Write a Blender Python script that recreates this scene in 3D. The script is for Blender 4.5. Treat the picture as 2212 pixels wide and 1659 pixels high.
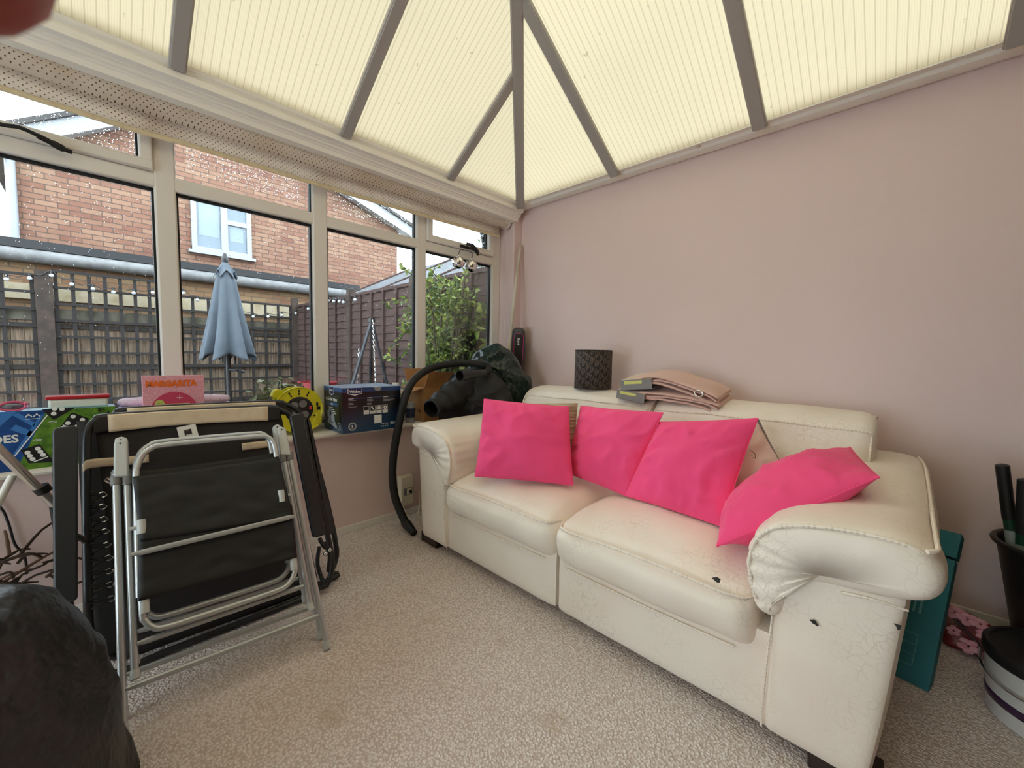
import bpy, math, random
from mathutils import Vector, Matrix, noise
V = Vector
sc = bpy.context.scene
C = sc.collection
for o in list(bpy.data.objects):
    bpy.data.objects.remove(o)

# ---------------------------------------------------------------- camera, light, exposure
CAM = V((2.383, 0.0, 1.10))
FPX = 880.83
yaw, pit, rol = math.radians(44.072), math.radians(4.137), math.radians(-1.1016)
fw = V((-math.sin(yaw)*math.cos(pit), math.cos(yaw)*math.cos(pit), -math.sin(pit)))
r0 = V((math.cos(yaw), math.sin(yaw), 0)); d0 = fw.cross(r0)
rt = math.cos(rol)*r0 + math.sin(rol)*d0
dn = -math.sin(rol)*r0 + math.cos(rol)*d0
cd = bpy.data.cameras.new('camera'); cam = bpy.data.objects.new('camera', cd); C.objects.link(cam)
cam.matrix_world = Matrix(((rt.x, -dn.x, -fw.x, CAM.x), (rt.y, -dn.y, -fw.y, CAM.y), (rt.z, -dn.z, -fw.z, CAM.z), (0, 0, 0, 1)))
cd.sensor_width = 36.0; cd.lens = 36.0*FPX/2212; cd.clip_start = 0.005; cd.clip_end = 200
cd.dof.use_dof = True; cd.dof.focus_distance = 2.3; cd.dof.aperture_fstop = 16.0
sc.camera = cam
sc.view_settings.view_transform = 'Standard'; sc.view_settings.look = 'None'
sc.view_settings.gamma = 1.0; sc.view_settings.use_curve_mapping = False
sc.view_settings.exposure = 0.0
sc.cycles.use_denoising = True
sc.cycles.max_bounces = 8; sc.cycles.diffuse_bounces = 5; sc.cycles.glossy_bounces = 3; sc.cycles.transmission_bounces = 6; sc.cycles.transparent_max_bounces = 16
sc.cycles.use_adaptive_sampling = True; sc.cycles.adaptive_threshold = 0.15; sc.cycles.adaptive_min_samples = 16
sc.cycles.sample_clamp_indirect = 8.0
sc.cycles.caustics_reflective = False; sc.cycles.caustics_refractive = False

w = bpy.data.worlds.new('overcast sky'); sc.world = w; w.use_nodes = True
wn = w.node_tree; bg = wn.nodes['Background']
tc = wn.nodes.new('ShaderNodeTexCoord'); mp = wn.nodes.new('ShaderNodeMapping'); mp.inputs['Scale'].default_value = (1, 1, 2.2)
nz = wn.nodes.new('ShaderNodeTexNoise'); nz.inputs['Scale'].default_value = 1.6; nz.inputs['Detail'].default_value = 4
rp = wn.nodes.new('ShaderNodeValToRGB')
rp.color_ramp.elements[0].position = 0.3; rp.color_ramp.elements[0].color = (0.76, 0.87, 0.99, 1)
rp.color_ramp.elements[1].position = 0.7; rp.color_ramp.elements[1].color = (0.90, 0.98, 1.06, 1)
wn.links.new(tc.outputs['Generated'], mp.inputs[0]); wn.links.new(mp.outputs[0], nz.inputs['Vector'])
wn.links.new(nz.outputs['Fac'], rp.inputs[0]); wn.links.new(rp.outputs[0], bg.inputs[0])
bg.inputs[1].default_value = 7.0

# ---------------------------------------------------------------- measuring helpers (a sight line meets a known plane of the room)
AX = {'x': V((1, 0, 0)), 'y': V((0, 1, 0)), 'z': V((0, 0, 1))}
def ray(u, v):
    return ((u-1106.0)/FPX)*rt + ((v-829.5)/FPX)*dn + fw
def hit(u, v, p0, n):
    d = ray(u, v); n = V(n)
    return CAM + d*((V(p0)-CAM).dot(n)/d.dot(n))
def at(u, v, ax, val):
    return hit(u, v, AX[ax]*val, AX[ax])

# ---------------------------------------------------------------- materials
MATS = {}
def nd(nt, t, **kw):
    n = nt.nodes.new(t)
    for k, v in kw.items():
        setattr(n, k, v)
    return n
def math_n(nt, op, a, b=None, clamp=False):
    n = nd(nt, 'ShaderNodeMath', operation=op); n.use_clamp = clamp
    for i, x in enumerate((a, b)):
        if x is None: continue
        if isinstance(x, (int, float)): n.inputs[i].default_value = x
        else: nt.links.new(x, n.inputs[i])
    return n.outputs[0]
def mixc(nt, fac, a, b):
    n = nd(nt, 'ShaderNodeMix', data_type='RGBA')
    for i, x in ((0, fac), (6, a), (7, b)):
        if isinstance(x, (int, float)): n.inputs[i].default_value = x
        elif isinstance(x, tuple): n.inputs[i].default_value = x if len(x) == 4 else (*x, 1)
        else: nt.links.new(x, n.inputs[i])
    return n.outputs[2]
def noise_n(nt, scale, detail=3, vec=None, stretch=None, rough=0.5):
    n = nd(nt, 'ShaderNodeTexNoise'); n.inputs['Scale'].default_value = scale; n.inputs['Detail'].default_value = detail
    n.inputs['Roughness'].default_value = rough
    if vec is None:
        vec = nd(nt, 'ShaderNodeTexCoord').outputs['Object']
    if stretch:
        m = nd(nt, 'ShaderNodeMapping'); m.inputs['Scale'].default_value = stretch
        nt.links.new(vec, m.inputs[0]); vec = m.outputs[0]
    nt.links.new(vec, n.inputs['Vector'])
    return n.outputs['Fac']
def ramp(nt, fac, p0, p1):
    n = nd(nt, 'ShaderNodeMapRange'); n.inputs[1].default_value = p0; n.inputs[2].default_value = p1
    nt.links.new(fac, n.inputs[0]); return n.outputs[0]
def srgb(r, g, b):
    f = lambda c: (c/255/12.92 if c/255 <= 0.04045 else ((c/255+0.055)/1.055)**2.4)
    return (f(r), f(g), f(b))
def mat(name, col, rough=0.5, metal=0.0, vary=None, bump=None, spec=0.5, custom=None, sheen=0.0, coat=0.0):
    """vary=(scale, colour2, lo, hi[, stretch]); bump=(scale, strength, dist[, stretch])"""
    if name in MATS: return MATS[name]
    m = bpy.data.materials.new(name); m.use_nodes = True; nt = m.node_tree
    b = nt.nodes['Principled BSDF']
    b.inputs['Base Color'].default_value = (*col, 1); b.inputs['Roughness'].default_value = rough
    b.inputs['Metallic'].default_value = metal; b.inputs['Specular IOR Level'].default_value = spec
    b.inputs['Sheen Weight'].default_value = sheen; b.inputs['Coat Weight'].default_value = coat
    if vary:
        f = ramp(nt, noise_n(nt, vary[0], 5, stretch=vary[4] if len(vary) > 4 else None, rough=0.6), vary[2], vary[3])
        nt.links.new(mixc(nt, f, col, vary[1]), b.inputs['Base Color'])
    if bump:
        bp = nd(nt, 'ShaderNodeBump'); bp.inputs['Strength'].default_value = bump[1]; bp.inputs['Distance'].default_value = bump[2]
        nt.links.new(noise_n(nt, bump[0], 4, stretch=bump[3] if len(bump) > 3 else None), bp.inputs['Height'])
        nt.links.new(bp.outputs[0], b.inputs['Normal'])
    if custom: custom(nt, b)
    m.diffuse_color = (*col, 1)
    MATS[name] = m; return m
def sep(nt, coord='Object'):
    t = nd(nt, 'ShaderNodeTexCoord'); s = nd(nt, 'ShaderNodeSeparateXYZ'); nt.links.new(t.outputs[coord], s.inputs[0])
    return s.outputs

# ---------------------------------------------------------------- mesh builder
class Fr:                                      # a flat working frame in space
    def __init__(s, o, ux, uy):
        s.o = V(o); s.ux = V(ux).normalized(); uy = V(uy); uy = uy - s.ux*uy.dot(s.ux); s.uy = uy.normalized(); s.n = s.ux.cross(s.uy)
    def P(s, u, v, w=0.0): return s.o + s.ux*u + s.uy*v + s.n*w
WORLD = Fr((0, 0, 0), (1, 0, 0), (0, 1, 0))
class M:
    def __init__(s): s.v = []; s.f = []; s.fm = []; s.mi = 0
    def use(s, i): s.mi = i; return s
    def add(s, vs, fs):
        b = len(s.v); s.v += [V(p) for p in vs]
        for f in fs:
            s.f.append(tuple(i+b for i in f)); s.fm.append(s.mi)
        return s
    def box(s, lo, hi, fr=WORLD):
        x0, y0, z0 = lo; x1, y1, z1 = hi
        p = [fr.P(x, y, z) for z in (z0, z1) for x, y in ((x0, y0), (x1, y0), (x1, y1), (x0, y1))]
        return s.add(p, [(3, 2, 1, 0), (4, 5, 6, 7), (0, 1, 5, 4), (1, 2, 6, 5), (2, 3, 7, 6), (3, 0, 4, 7)])
    def bar(s, a, b, w, h, up=(0, 0, 1)):      # a rectangular bar from a to b
        a, b = V(a), V(b); d = (b-a); L = d.length; d.normalize(); sd = d.cross(V(up)); 
        if sd.length < 1e-5: sd = d.cross(V((1, 0, 0)))
        sd.normalize(); u = sd.cross(d)
        p = [q + sd*i*w/2 + u*j*h/2 for q in (a, b) for i, j in ((-1, -1), (1, -1), (1, 1), (-1, 1))]
        return s.add(p, [(0, 1, 2, 3), (7, 6, 5, 4), (0, 4, 5, 1), (1, 5, 6, 2), (2, 6, 7, 3), (3, 7, 4, 0)])
    def tube(s, pts, r, n=10, closed=False):
        pts = [V(p) for p in pts]; k = len(pts); rs = r if isinstance(r, (list, tuple)) else [r]*k
        T = []
        for i in range(k):
            a = pts[(i-1) % k] if closed else pts[max(i-1, 0)]; b = pts[(i+1) % k] if closed else pts[min(i+1, k-1)]
            t = b-a; T.append(t.normalized() if t.length > 1e-9 else V((0, 0, 1)))
        u = T[0].cross(V((0, 0, 1)))
        if u.length < 1e-3: u = T[0].cross(V((1, 0, 0)))
        u.normalize(); vs = []
        for i in range(k):
            u = u - T[i]*u.dot(T[i]); u.normalize(); w_ = T[i].cross(u)
            for j in range(n):
                a = 2*math.pi*j/n; vs.append(pts[i] + (u*math.cos(a)+w_*math.sin(a))*rs[i])
        fs = []
        for i in range(k if closed else k-1):
            i2 = (i+1) % k
            for j in range(n):
                fs.append((i*n+j, i*n+(j+1) % n, i2*n+(j+1) % n, i2*n+j))
        if not closed:
            fs.append(tuple(range(n-1, -1, -1))); fs.append(tuple((k-1)*n+j for j in range(n)))
        return s.add(vs, fs)
    def lathe(s, prof, o, axis=(0, 0, 1), n=28, cap0=True, cap1=True):
        o = V(o); ax = V(axis).normalized(); u = ax.cross(V((0, 0, 1)))
        if u.length < 1e-3: u = V((1, 0, 0))
        u.normalize(); w_ = ax.cross(u); vs = []
        for r, h in prof:
            for j in range(n):
                a = 2*math.pi*j/n; vs.append(o + ax*h + (u*math.cos(a)+w_*math.sin(a))*max(r, 1e-5))
        fs = [(i*n+j, i*n+(j+1) % n, (i+1)*n+(j+1) % n, (i+1)*n+j) for i in range(len(prof)-1) for j in range(n)]
        if cap0: fs.append(tuple(range(n-1, -1, -1)))
        if cap1: fs.append(tuple((len(prof)-1)*n+j for j in range(n)))
        return s.add(vs, fs)
    def poly(s, pts): return s.add(pts, [tuple(range(len(pts)))])
    def prism(s, pts2, fr, w0, w1):
        n = len(pts2); a = sum(pts2[i][0]*pts2[(i+1) % n][1]-pts2[(i+1) % n][0]*pts2[i][1] for i in range(n))
        if a < 0: pts2 = pts2[::-1]
        vs = [fr.P(x, y, w0) for x, y in pts2]+[fr.P(x, y, w1) for x, y in pts2]
        return s.add(vs, [tuple(range(n-1, -1, -1)), tuple(range(n, 2*n))]+[(i, (i+1) % n, n+(i+1) % n, n+i) for i in range(n)])
    def grid(s, fn, nu, nv, wrapu=False):
        vs = [fn(i/(nu if wrapu else nu-1), j/(nv-1)) for j in range(nv) for i in range(nu)]; fs = []
        for j in range(nv-1):
            for i in range(nu if wrapu else nu-1):
                fs.append((j*nu+i, j*nu+(i+1) % nu, (j+1)*nu+(i+1) % nu, (j+1)*nu+i))
        return s.add(vs, fs)
    def sphere(s, c, r, n=12, sq=(1, 1, 1)):
        c = V(c); pr = []
        k = max(5, n//2+1)
        vs = []
        for i in range(k):
            t = math.pi*i/(k-1)
            for j in range(n):
                a = 2*math.pi*j/n; vs.append(c+V((math.sin(t)*math.cos(a)*sq[0], math.sin(t)*math.sin(a)*sq[1], math.cos(t)*sq[2]))*r)
        fs = [(i*n+j, (i+1)*n+j, (i+1)*n+(j+1) % n, i*n+(j+1) % n) for i in range(k-1) for j in range(n)]
        return s.add(vs, fs)
    def softbox(s, lo, hi, r, n=14, crown=(0, 0, 0), wob=0.0, wsc=8.0, fn=None):
        lo, hi = V(lo), V(hi); c = (lo+hi)/2; h = (hi-lo)/2; r = min(r, h.x*.99, h.y*.99, h.z*.99)
        for ax, sg in ((0, 1), (0, -1), (1, 1), (1, -1), (2, 1), (2, -1)):
            a1, a2 = (ax+1) % 3, (ax+2) % 3; vs = []
            for j in range(n+1):
                for i in range(n+1):
                    q = [0, 0, 0]; q[ax] = sg; e = lambda t: math.sin((2*t/n-1)*math.pi/2)*0.6+(2*t/n-1)*0.4
                    q[a1] = e(i); q[a2] = e(j)
                    p = V((q[0]*h.x, q[1]*h.y, q[2]*h.z))
                    inn = V((max(-h.x+r, min(h.x-r, p.x)), max(-h.y+r, min(h.y-r, p.y)), max(-h.z+r, min(h.z-r, p.z))))
                    d = p-inn
                    p = inn+(d.normalized()*r if d.length > 1e-9 else d)
                    nx, ny, nz_ = p.x/h.x, p.y/h.y, p.z/h.z
                    p = p+V((crown[0]*nx*(1-ny*ny)*(1-nz_*nz_), crown[1]*ny*(1-nx*nx)*(1-nz_*nz_), crown[2]*nz_*(1-nx*nx)*(1-ny*ny)))
                    p = p+c
                    if wob: p = p+noise.noise_vector(p*wsc)*wob
                    if fn: p = fn(p)
                    vs.append(p)
            m_ = n+1; fs = []
            for j in range(n):
                for i in range(n):
                    f = (j*m_+i, j*m_+i+1, (j+1)*m_+i+1, (j+1)*m_+i); fs.append(f if sg > 0 else f[::-1])
            s.add(vs, fs)
        return s
    def extrude(s, prof, fr, ws, insets, smooth=0):
        """closed 2D profile swept along fr.n; ws = positions, insets = how far each ring is drawn in"""
        pr = cat(prof, smooth, True) if smooth else [V((x, y, 0)) for x, y in prof]
        n = len(pr); ar = sum(pr[i].x*pr[(i+1) % n].y-pr[(i+1) % n].x*pr[i].y for i in range(n))
        if ar < 0: pr = pr[::-1]
        nm = []
        for i in range(n):
            t = pr[(i+1) % n]-pr[i-1]; t.normalize(); nm.append(V((t.y, -t.x, 0)))
        vs = []
        for w_, ins in zip(ws, insets):
            for p, q in zip(pr, nm):
                g = p-q*ins; vs.append(fr.P(g.x, g.y, w_))
        k = len(ws)
        fs = [(i*n+j, i*n+(j+1) % n, (i+1)*n+(j+1) % n, (i+1)*n+j) for i in range(k-1) for j in range(n)]
        fs += [tuple(range(n-1, -1, -1)), tuple((k-1)*n+j for j in range(n))]
        return s.add(vs, fs)
    # flat print on a face
    def rect(s, fr, u0, v0, u1, v1, w_=0.0008): return s.poly([fr.P(u0, v0, w_), fr.P(u1, v0, w_), fr.P(u1, v1, w_), fr.P(u0, v1, w_)])
    def disc(s, fr, u, v, r, w_=0.0008, n=20, ry=None):
        return s.poly([fr.P(u+r*math.cos(2*math.pi*i/n), v+(ry or r)*math.sin(2*math.pi*i/n), w_) for i in range(n)])
    def ring(s, fr, u, v, r, t, w_=0.0008, n=28, a0=0, a1=2*math.pi):
        vs = []
        for i in range(n+1):
            a = a0+(a1-a0)*i/n
            vs += [fr.P(u+r*math.cos(a), v+r*math.sin(a), w_), fr.P(u+(r-t)*math.cos(a), v+(r-t)*math.sin(a), w_)]
        return s.add(vs, [(2*i, 2*i+2, 2*i+3, 2*i+1) for i in range(n)])
    def pol2(s, fr, pts, w_=0.0008): return s.poly([fr.P(a, b, w_) for a, b in pts])
    def text(s, fr, txt, u, v, size, w_=0.001, bold=0.0, sx=1.0, align='LEFT', shear=0.0):
        c = bpy.data.curves.new('t', 'FONT'); c.body = txt; c.size = size; c.align_x = align; c.offset = bold; c.shear = shear
        c.resolution_u = 3
        o = bpy.data.objects.new('t', c); C.objects.link(o)
        dg = bpy.context.evaluated_depsgraph_get(); me = bpy.data.meshes.new_from_object(o.evaluated_get(dg))
        s.add([fr.P(u+p.co.x*sx, v+p.co.y, w_) for p in me.vertices], [tuple(q.vertices) for q in me.polygons])
        bpy.data.objects.remove(o); bpy.data.curves.remove(c); bpy.data.meshes.remove(me)
        return s
def cat(pts, k, closed=False):                  # Catmull-Rom through the points
    P = [V((*p, 0)) if len(p) == 2 else V(p) for p in pts]; n = len(P); out = []
    for i in range(n if closed else n-1):
        g = (lambda j: P[j % n]) if closed else (lambda j: P[max(0, min(n-1, j))])
        a, b, c, d = g(i-1), g(i), g(i+1), g(i+2)
        for t in range(k):
            x = t/k; out.append(0.5*((2*b)+(c-a)*x+(2*a-5*b+4*c-d)*x*x+(3*b-a-3*c+d)*x**3))
    if not closed: out.append(P[-1].copy())
    return out
ORG = {}
def obj(name, m, mats, parent=None, smooth=True, bevel=0, seg=2, sub=0, angle=40, solid=0, label=None):
    me = bpy.data.meshes.new(name); off = ORG.get(parent, V((0, 0, 0))) if parent else V((0, 0, 0))
    me.from_pydata([tuple(p-off) for p in m.v], [], m.f)
    if not isinstance(mats, (list, tuple)): mats = [mats]
    for x in mats: me.materials.append(x)
    me.polygons.foreach_set('material_index', m.fm)
    if smooth: me.polygons.foreach_set('use_smooth', [True]*len(m.f))
    me.update(); me.validate()
    if smooth: me.set_sharp_from_angle(angle=math.radians(angle))
    o = bpy.data.objects.new(name, me); C.objects.link(o)
    if parent: o.parent = parent; ORG[o] = off
    if solid: md = o.modifiers.new('s', 'SOLIDIFY'); md.thickness = solid; md.offset = 0
    if bevel:
        md = o.modifiers.new('b', 'BEVEL'); md.width = bevel; md.segments = seg; md.limit_method = 'ANGLE'; md.angle_limit = math.radians(35)
    if sub: md = o.modifiers.new('u', 'SUBSURF'); md.levels = sub; md.render_levels = sub
    if label: o['label'] = label
    return o
def tag(o, label, cat_, group=None, kind=None):
    o['label'] = label; o['category'] = cat_
    if group: o['group'] = group
    if kind: o['kind'] = kind
    return o
def thing(name, label, cat_, loc, group=None, kind=None):
    o = bpy.data.objects.new(name, None); C.objects.link(o); o.location = V(loc); o.empty_display_size = 0.05
    ORG[o] = V(loc)
    return tag(o, label, cat_, group, kind)
def struct(name, m, mats, **kw):
    o = obj(name, m, mats, **kw); o['kind'] = 'structure'; return o
def dup(root, off, label, group=None):
    r = root.copy(); C.objects.link(r); r.location = root.location+V(off); r['label'] = label
    if group: r['group'] = group
    for ch in [x for x in bpy.data.objects if x.parent == root]:
        c = ch.copy(); C.objects.link(c); c.parent = r
        for g in [x for x in bpy.data.objects if x.parent == ch]:
            d = g.copy(); C.objects.link(d); d.parent = c
    return r
random.seed(7)
rnd = random.uniform
# ================================================================ THE ROOM
m_plastic = mat('white upvc', srgb(232, 226, 218), 0.35, bump=(60, 0.05, 0.001))
m_trimw = mat('white upvc trim', srgb(250, 246, 236), 0.35)
m_raft = mat('shaded white upvc rafter', srgb(176, 170, 164), 0.45)  # white upvc in a darker tone, its shade put into the colour
def pinkwall(nt, b):
    f = ramp(nt, noise_n(nt, 0.9, 4), 0.35, 0.75)
    nt.links.new(mixc(nt, f, srgb(231, 207, 202), srgb(226, 202, 198)), b.inputs['Base Color'])
    bp = nd(nt, 'ShaderNodeBump'); bp.inputs['Strength'].default_value = 0.25; bp.inputs['Distance'].default_value = 0.02
    h = math_n(nt, 'ADD', noise_n(nt, 2.2, 3), math_n(nt, 'MULTIPLY', noise_n(nt, 180, 2), 0.05))
    nt.links.new(h, bp.inputs['Height']); nt.links.new(bp.outputs[0], b.inputs['Normal'])
m_pink = mat('dusky pink wall paint', srgb(218, 192, 188), 0.5, custom=pinkwall)
def carpet(nt, b):
    v = nd(nt, 'ShaderNodeTexVoronoi'); v.inputs['Scale'].default_value = 120
    wv = nd(nt, 'ShaderNodeTexCoord').outputs['Object']
    jit = nd(nt, 'ShaderNodeTexNoise'); jit.inputs['Scale'].default_value = 60; nt.links.new(wv, jit.inputs['Vector'])
    add = nd(nt, 'ShaderNodeVectorMath', operation='MULTIPLY_ADD'); add.inputs[1].default_value = (0.012,)*3
    nt.links.new(jit.outputs['Color'], add.inputs[0]); nt.links.new(wv, add.inputs[2]); nt.links.new(add.outputs[0], v.inputs['Vector'])
    tuft = ramp(nt, v.outputs['Distance'], 0.15, 0.75)
    c1 = mixc(nt, ramp(nt, noise_n(nt, 2.0, 5), 0.35, 0.7), srgb(253, 245, 242), srgb(244, 234, 229))
    c2 = mixc(nt, math_n(nt, 'MULTIPLY', tuft, 0.75), c1, srgb(186, 165, 156))
    c3 = mixc(nt, math_n(nt, 'MULTIPLY', ramp(nt, noise_n(nt, 7, 5), 0.60, 0.72), 0.35), c2, srgb(190, 164, 140))
    nt.links.new(c3, b.inputs['Base Color'])
    bp = nd(nt, 'ShaderNodeBump'); bp.inputs['Strength'].default_value = 0.7; bp.inputs['Distance'].default_value = 0.008
    h = math_n(nt, 'ADD', math_n(nt, 'MULTIPLY', tuft, -0.8), math_n(nt, 'MULTIPLY', noise_n(nt, 45, 5), 1.1))
    nt.links.new(h, bp.inputs['Height']); nt.links.new(bp.outputs[0], b.inputs['Normal'])
m_carpet = mat('beige twist pile carpet', srgb(180, 160, 145), 0.95, custom=carpet, spec=0.1, sheen=0.2)
m_card = mat('brown cardboard', srgb(196, 146, 94), 0.8, vary=(9, srgb(176, 126, 78), 0.35, 0.7))
m_black = mat('black plastic', srgb(26, 26, 28), 0.4)
m_rubber = mat('black rubber', srgb(18, 18, 19), 0.6)
m_white = mat('white plastic', srgb(236, 234, 226), 0.4)
m_steel = mat('silver grey painted tube', srgb(190, 193, 195), 0.34, 0.55)
m_chrome = mat('chrome', (0.75, 0.75, 0.76), 0.15, 1.0)

RX, BY = 3.06, -3.0                              # right side and back of the room
EX, EY, EZ = 0.101, 2.41, 2.30                    # inner corner of the glazing at the eaves
SL, SR = 0.668, 0.594                             # slopes of the window side and of the pink wall side
APX = 1.764; APZ = EZ+SL*(APX-EX); APY = EY-(APZ-EZ)/SR
struct('floor', M().box((-0.35, BY, -0.12), (RX, 2.56, 0.0)), m_carpet)
struct('wall_right', M().box((-0.35, 2.543, 0.0), (RX+0.1, 2.70, 2.36)), m_pink, smooth=False)
struct('wall_left', M().box((-0.35, BY, 0.0), (0.0, 2.543, 0.61)), m_pink, smooth=False)
struct('wall_corner', M().box((-0.30, 2.4535, 0.60), (0.0, 2.545, 2.30)), m_pink, bevel=0.006)
m_cream = mat('cream house wall', srgb(240, 236, 228), 0.7, bump=(40, 0.1, 0.004))
struct('wall_back', M().box((-0.35, BY-0.12, 0.0), (0.05, BY, 3.6)).box((2.25, BY-0.12, 0.0), (RX+0.1, BY, 3.6)).box((0.05, BY-0.12, 2.12), (2.25, BY, 3.6)), m_cream, smooth=False)
DOORS = True
struct('wall_side', M().box((RX, BY, 0.0), (RX+0.1, 2.56, 2.62)), mat('dark unseen side wall', srgb(96, 74, 58), 0.6), smooth=False)  # unseen wall, moved inward and darkened to dim the right corner
struct('baseboard_left', M().box((0.0, BY, 0.0), (0.012, 2.543, 0.045)), m_plastic, bevel=0.004)
struct('baseboard_right', M().box((0.0, 2.53, 0.0), (RX, 2.543, 0.07)), m_plastic, bevel=0.004)
# sill with a round nose
prof = [(-0.17, 0.604), (0.030, 0.604), (0.039, 0.608), (0.042, 0.617), (0.039, 0.626), (0.030, 0.630), (-0.17, 0.630)]
struct('trim_1', M().prism(prof, Fr((0, BY, 0), (1, 0, 0), (0, 0, 1)), -(2.452-BY), 0), m_plastic, angle=30)

# ---- window
XF, XB = -0.16, -0.225
win = thing('window_1', None, None, (XF, 0.3, 0.63), kind='structure')
del win['label'], win['category']
muls = [(-2.62, -2.545), (-1.91, -1.835), (-1.20, -1.125), (-0.480, -0.405), (0.232, 0.312), (0.930, 1.015), (1.632, 1.712)]
fm = M()
ZB, ZT = 0.630, 2.26
fm.box((XB, BY, ZB), (XF, 2.4535, ZB+0.062))
fm.box((XB, BY, 2.17), (XF, 2.4535, ZT))
T0, T1 = 1.838, 1.905
for a, b in muls: fm.box((XB+.002, a, ZB+0.055), (XF+0.002, b, 2.18))
fm.box((XB+.002, 2.362, ZB+0.055), (XF+0.002, 2.4535, 2.18))
edges = [BY]+[x for ab in muls for x in ab]+[2.362]
bays = [(edges[i], edges[i+1]) for i in range(0, len(edges), 2)]
for a, b in bays: fm.box((XB+.001, a-0.01, T0), (XF+0.001, b+0.01, T1))
obj('window_frame', fm, m_plastic, win, bevel=0.008, seg=2)
def glassy(nt, b):
    nt.nodes.remove(b); out = nt.nodes['Material Output']
    tr = nd(nt, 'ShaderNodeBsdfTransparent'); tr.inputs[0].default_value = (0.93, 0.96, 0.95, 1)
    gl = nd(nt, 'ShaderNodeBsdfGlossy'); gl.inputs['Roughness'].default_value = 0.02
    fr_ = nd(nt, 'ShaderNodeFresnel'); fr_.inputs[0].default_value = 1.45
    mx = nd(nt, 'ShaderNodeMixShader'); nt.links.new(math_n(nt, 'MULTIPLY', fr_.outputs[0], 1.0, True), mx.inputs[0])
    nt.links.new(tr.outputs[0], mx.inputs[1]); nt.links.new(gl.outputs[0], mx.inputs[2]); nt.links.new(mx.outputs[0], out.inputs[0])
m_glass = mat('window glass', (0.9, 0.95, 0.95), 0.02, custom=glassy)
XG = -0.195
dr_ = thing('added_door_1', None, None, (1.15, BY-.06, 0), kind='structure'); del dr_['label'], dr_['category']  # unseen glazed doors, added to light the sofa front and carpet
df_ = M()
for lo, hi in (((.05, 0), (.12, 2.12)), ((2.18, 0), (2.25, 2.12)), ((1.09, 0), (1.21, 2.12))): df_.box((lo[0], BY-.09, lo[1]), (hi[0], BY-.03, hi[1]))
df_.box((.06, BY-.088, 0), (2.24, BY-.032, .10)); df_.box((.06, BY-.088, 2.04), (2.24, BY-.032, 2.12))
obj('added_door_frame', df_, m_plastic, dr_, bevel=.004)
for x0, x1 in ((.12, 1.09), (1.21, 2.18)): obj('glass_pane', M().box((x0, BY-.065, .10), (x1, BY-.058, 2.04)), m_glass, dr_, smooth=False)
sash = M(); gask = M(); bead = M()
for i, (a, b) in enumerate(bays):
    za, zb = ZB+0.062, T0
    gask.box((XG-0.012, a, za), (XG+0.014, a+0.009, zb)); gask.box((XG-0.012, b-0.009, za), (XG+0.014, b, zb))
    gask.box((XG-0.012, a, zb-0.010), (XG+0.014, b, zb)); gask.box((XG-0.012, a, za), (XG+0.014, b, za+0.008))
    obj('glass_pane', M().box((XG-0.003, a, za), (XG+0.003, b, zb)), m_glass, win, smooth=False)
    if i in (4, 7):                                # opening top lights with a sash of their own
        s_ = 0.048
        for lo, hi in (((XF-0.03, a, T1), (XF+0.018, b, T1+s_)), ((XF-0.03, a, 2.13), (XF+0.018, b, 2.18)), ((XF-0.029, a+.001, T1+.002), (XF+0.0172, a+s_, 2.17)), ((XF-0.029, b-s_, T1+.002), (XF+0.0172, b-.001, 2.17))):
            sash.box(lo, hi)
        obj('glass_pane', M().box((XG-0.003, a+s_, T1+s_), (XG+0.003, b-s_, 2.13)), m_glass, win, smooth=False)
        gask.box((XG-0.01, b-s_-0.008, T1+s_), (XG+0.014, b-s_, 2.13))
    else:
        obj('glass_pane', M().box((XG-0.003, a, T1), (XG+0.003, b, 2.17)), m_glass, win, smooth=False)
        gask.box((XG-0.012, b-0.008, T1), (XG+0.014, b, 2.17))
obj('sash_frame', sash, m_plastic, win, bevel=0.007)
obj('rubber_gasket', gask, m_rubber, win, smooth=False)
# casement stay handles
hm = M()
P0 = at(0, 268, 'x', XF+0.05); P1 = at(85, 294, 'x', XF+0.05)
hm.tube(cat([P0-V((0, .12, 0)), P0, (P0+P1)/2+V((0.006, 0, 0.008)), P1], 6), 0.008, 8)
hm.tube(cat([P1-V((0, 0.005, 0)), P1+V((-.01, 0.03, -0.01)), P1+V((-0.015, 0.06, -0.02)), P1+V((-0.02, 0.085, -0.024))], 5), [0.011]*6+[0.014]*5+[0.009]*5, 8)
obj('window_handle', hm, m_black, win)
hm = M(); hc = at(1012, 535, 'x', XF+0.03)
hm.box((XF, hc.y-0.075, hc.z-0.010), (XF+0.03, hc.y+0.07, hc.z+0.010))
hm.tube(cat([hc+V((0.012, -0.03, 0.02)), hc+V((0.04, 0.0, 0.01)), hc+V((0.045, 0.05, -0.03)), hc+V((0.04, 0.06, -0.055))], 6), [0.012]*6+[0.017]*8+[0.010]*5, 8)
obj('window_handle', hm, m_black, win)

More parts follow.
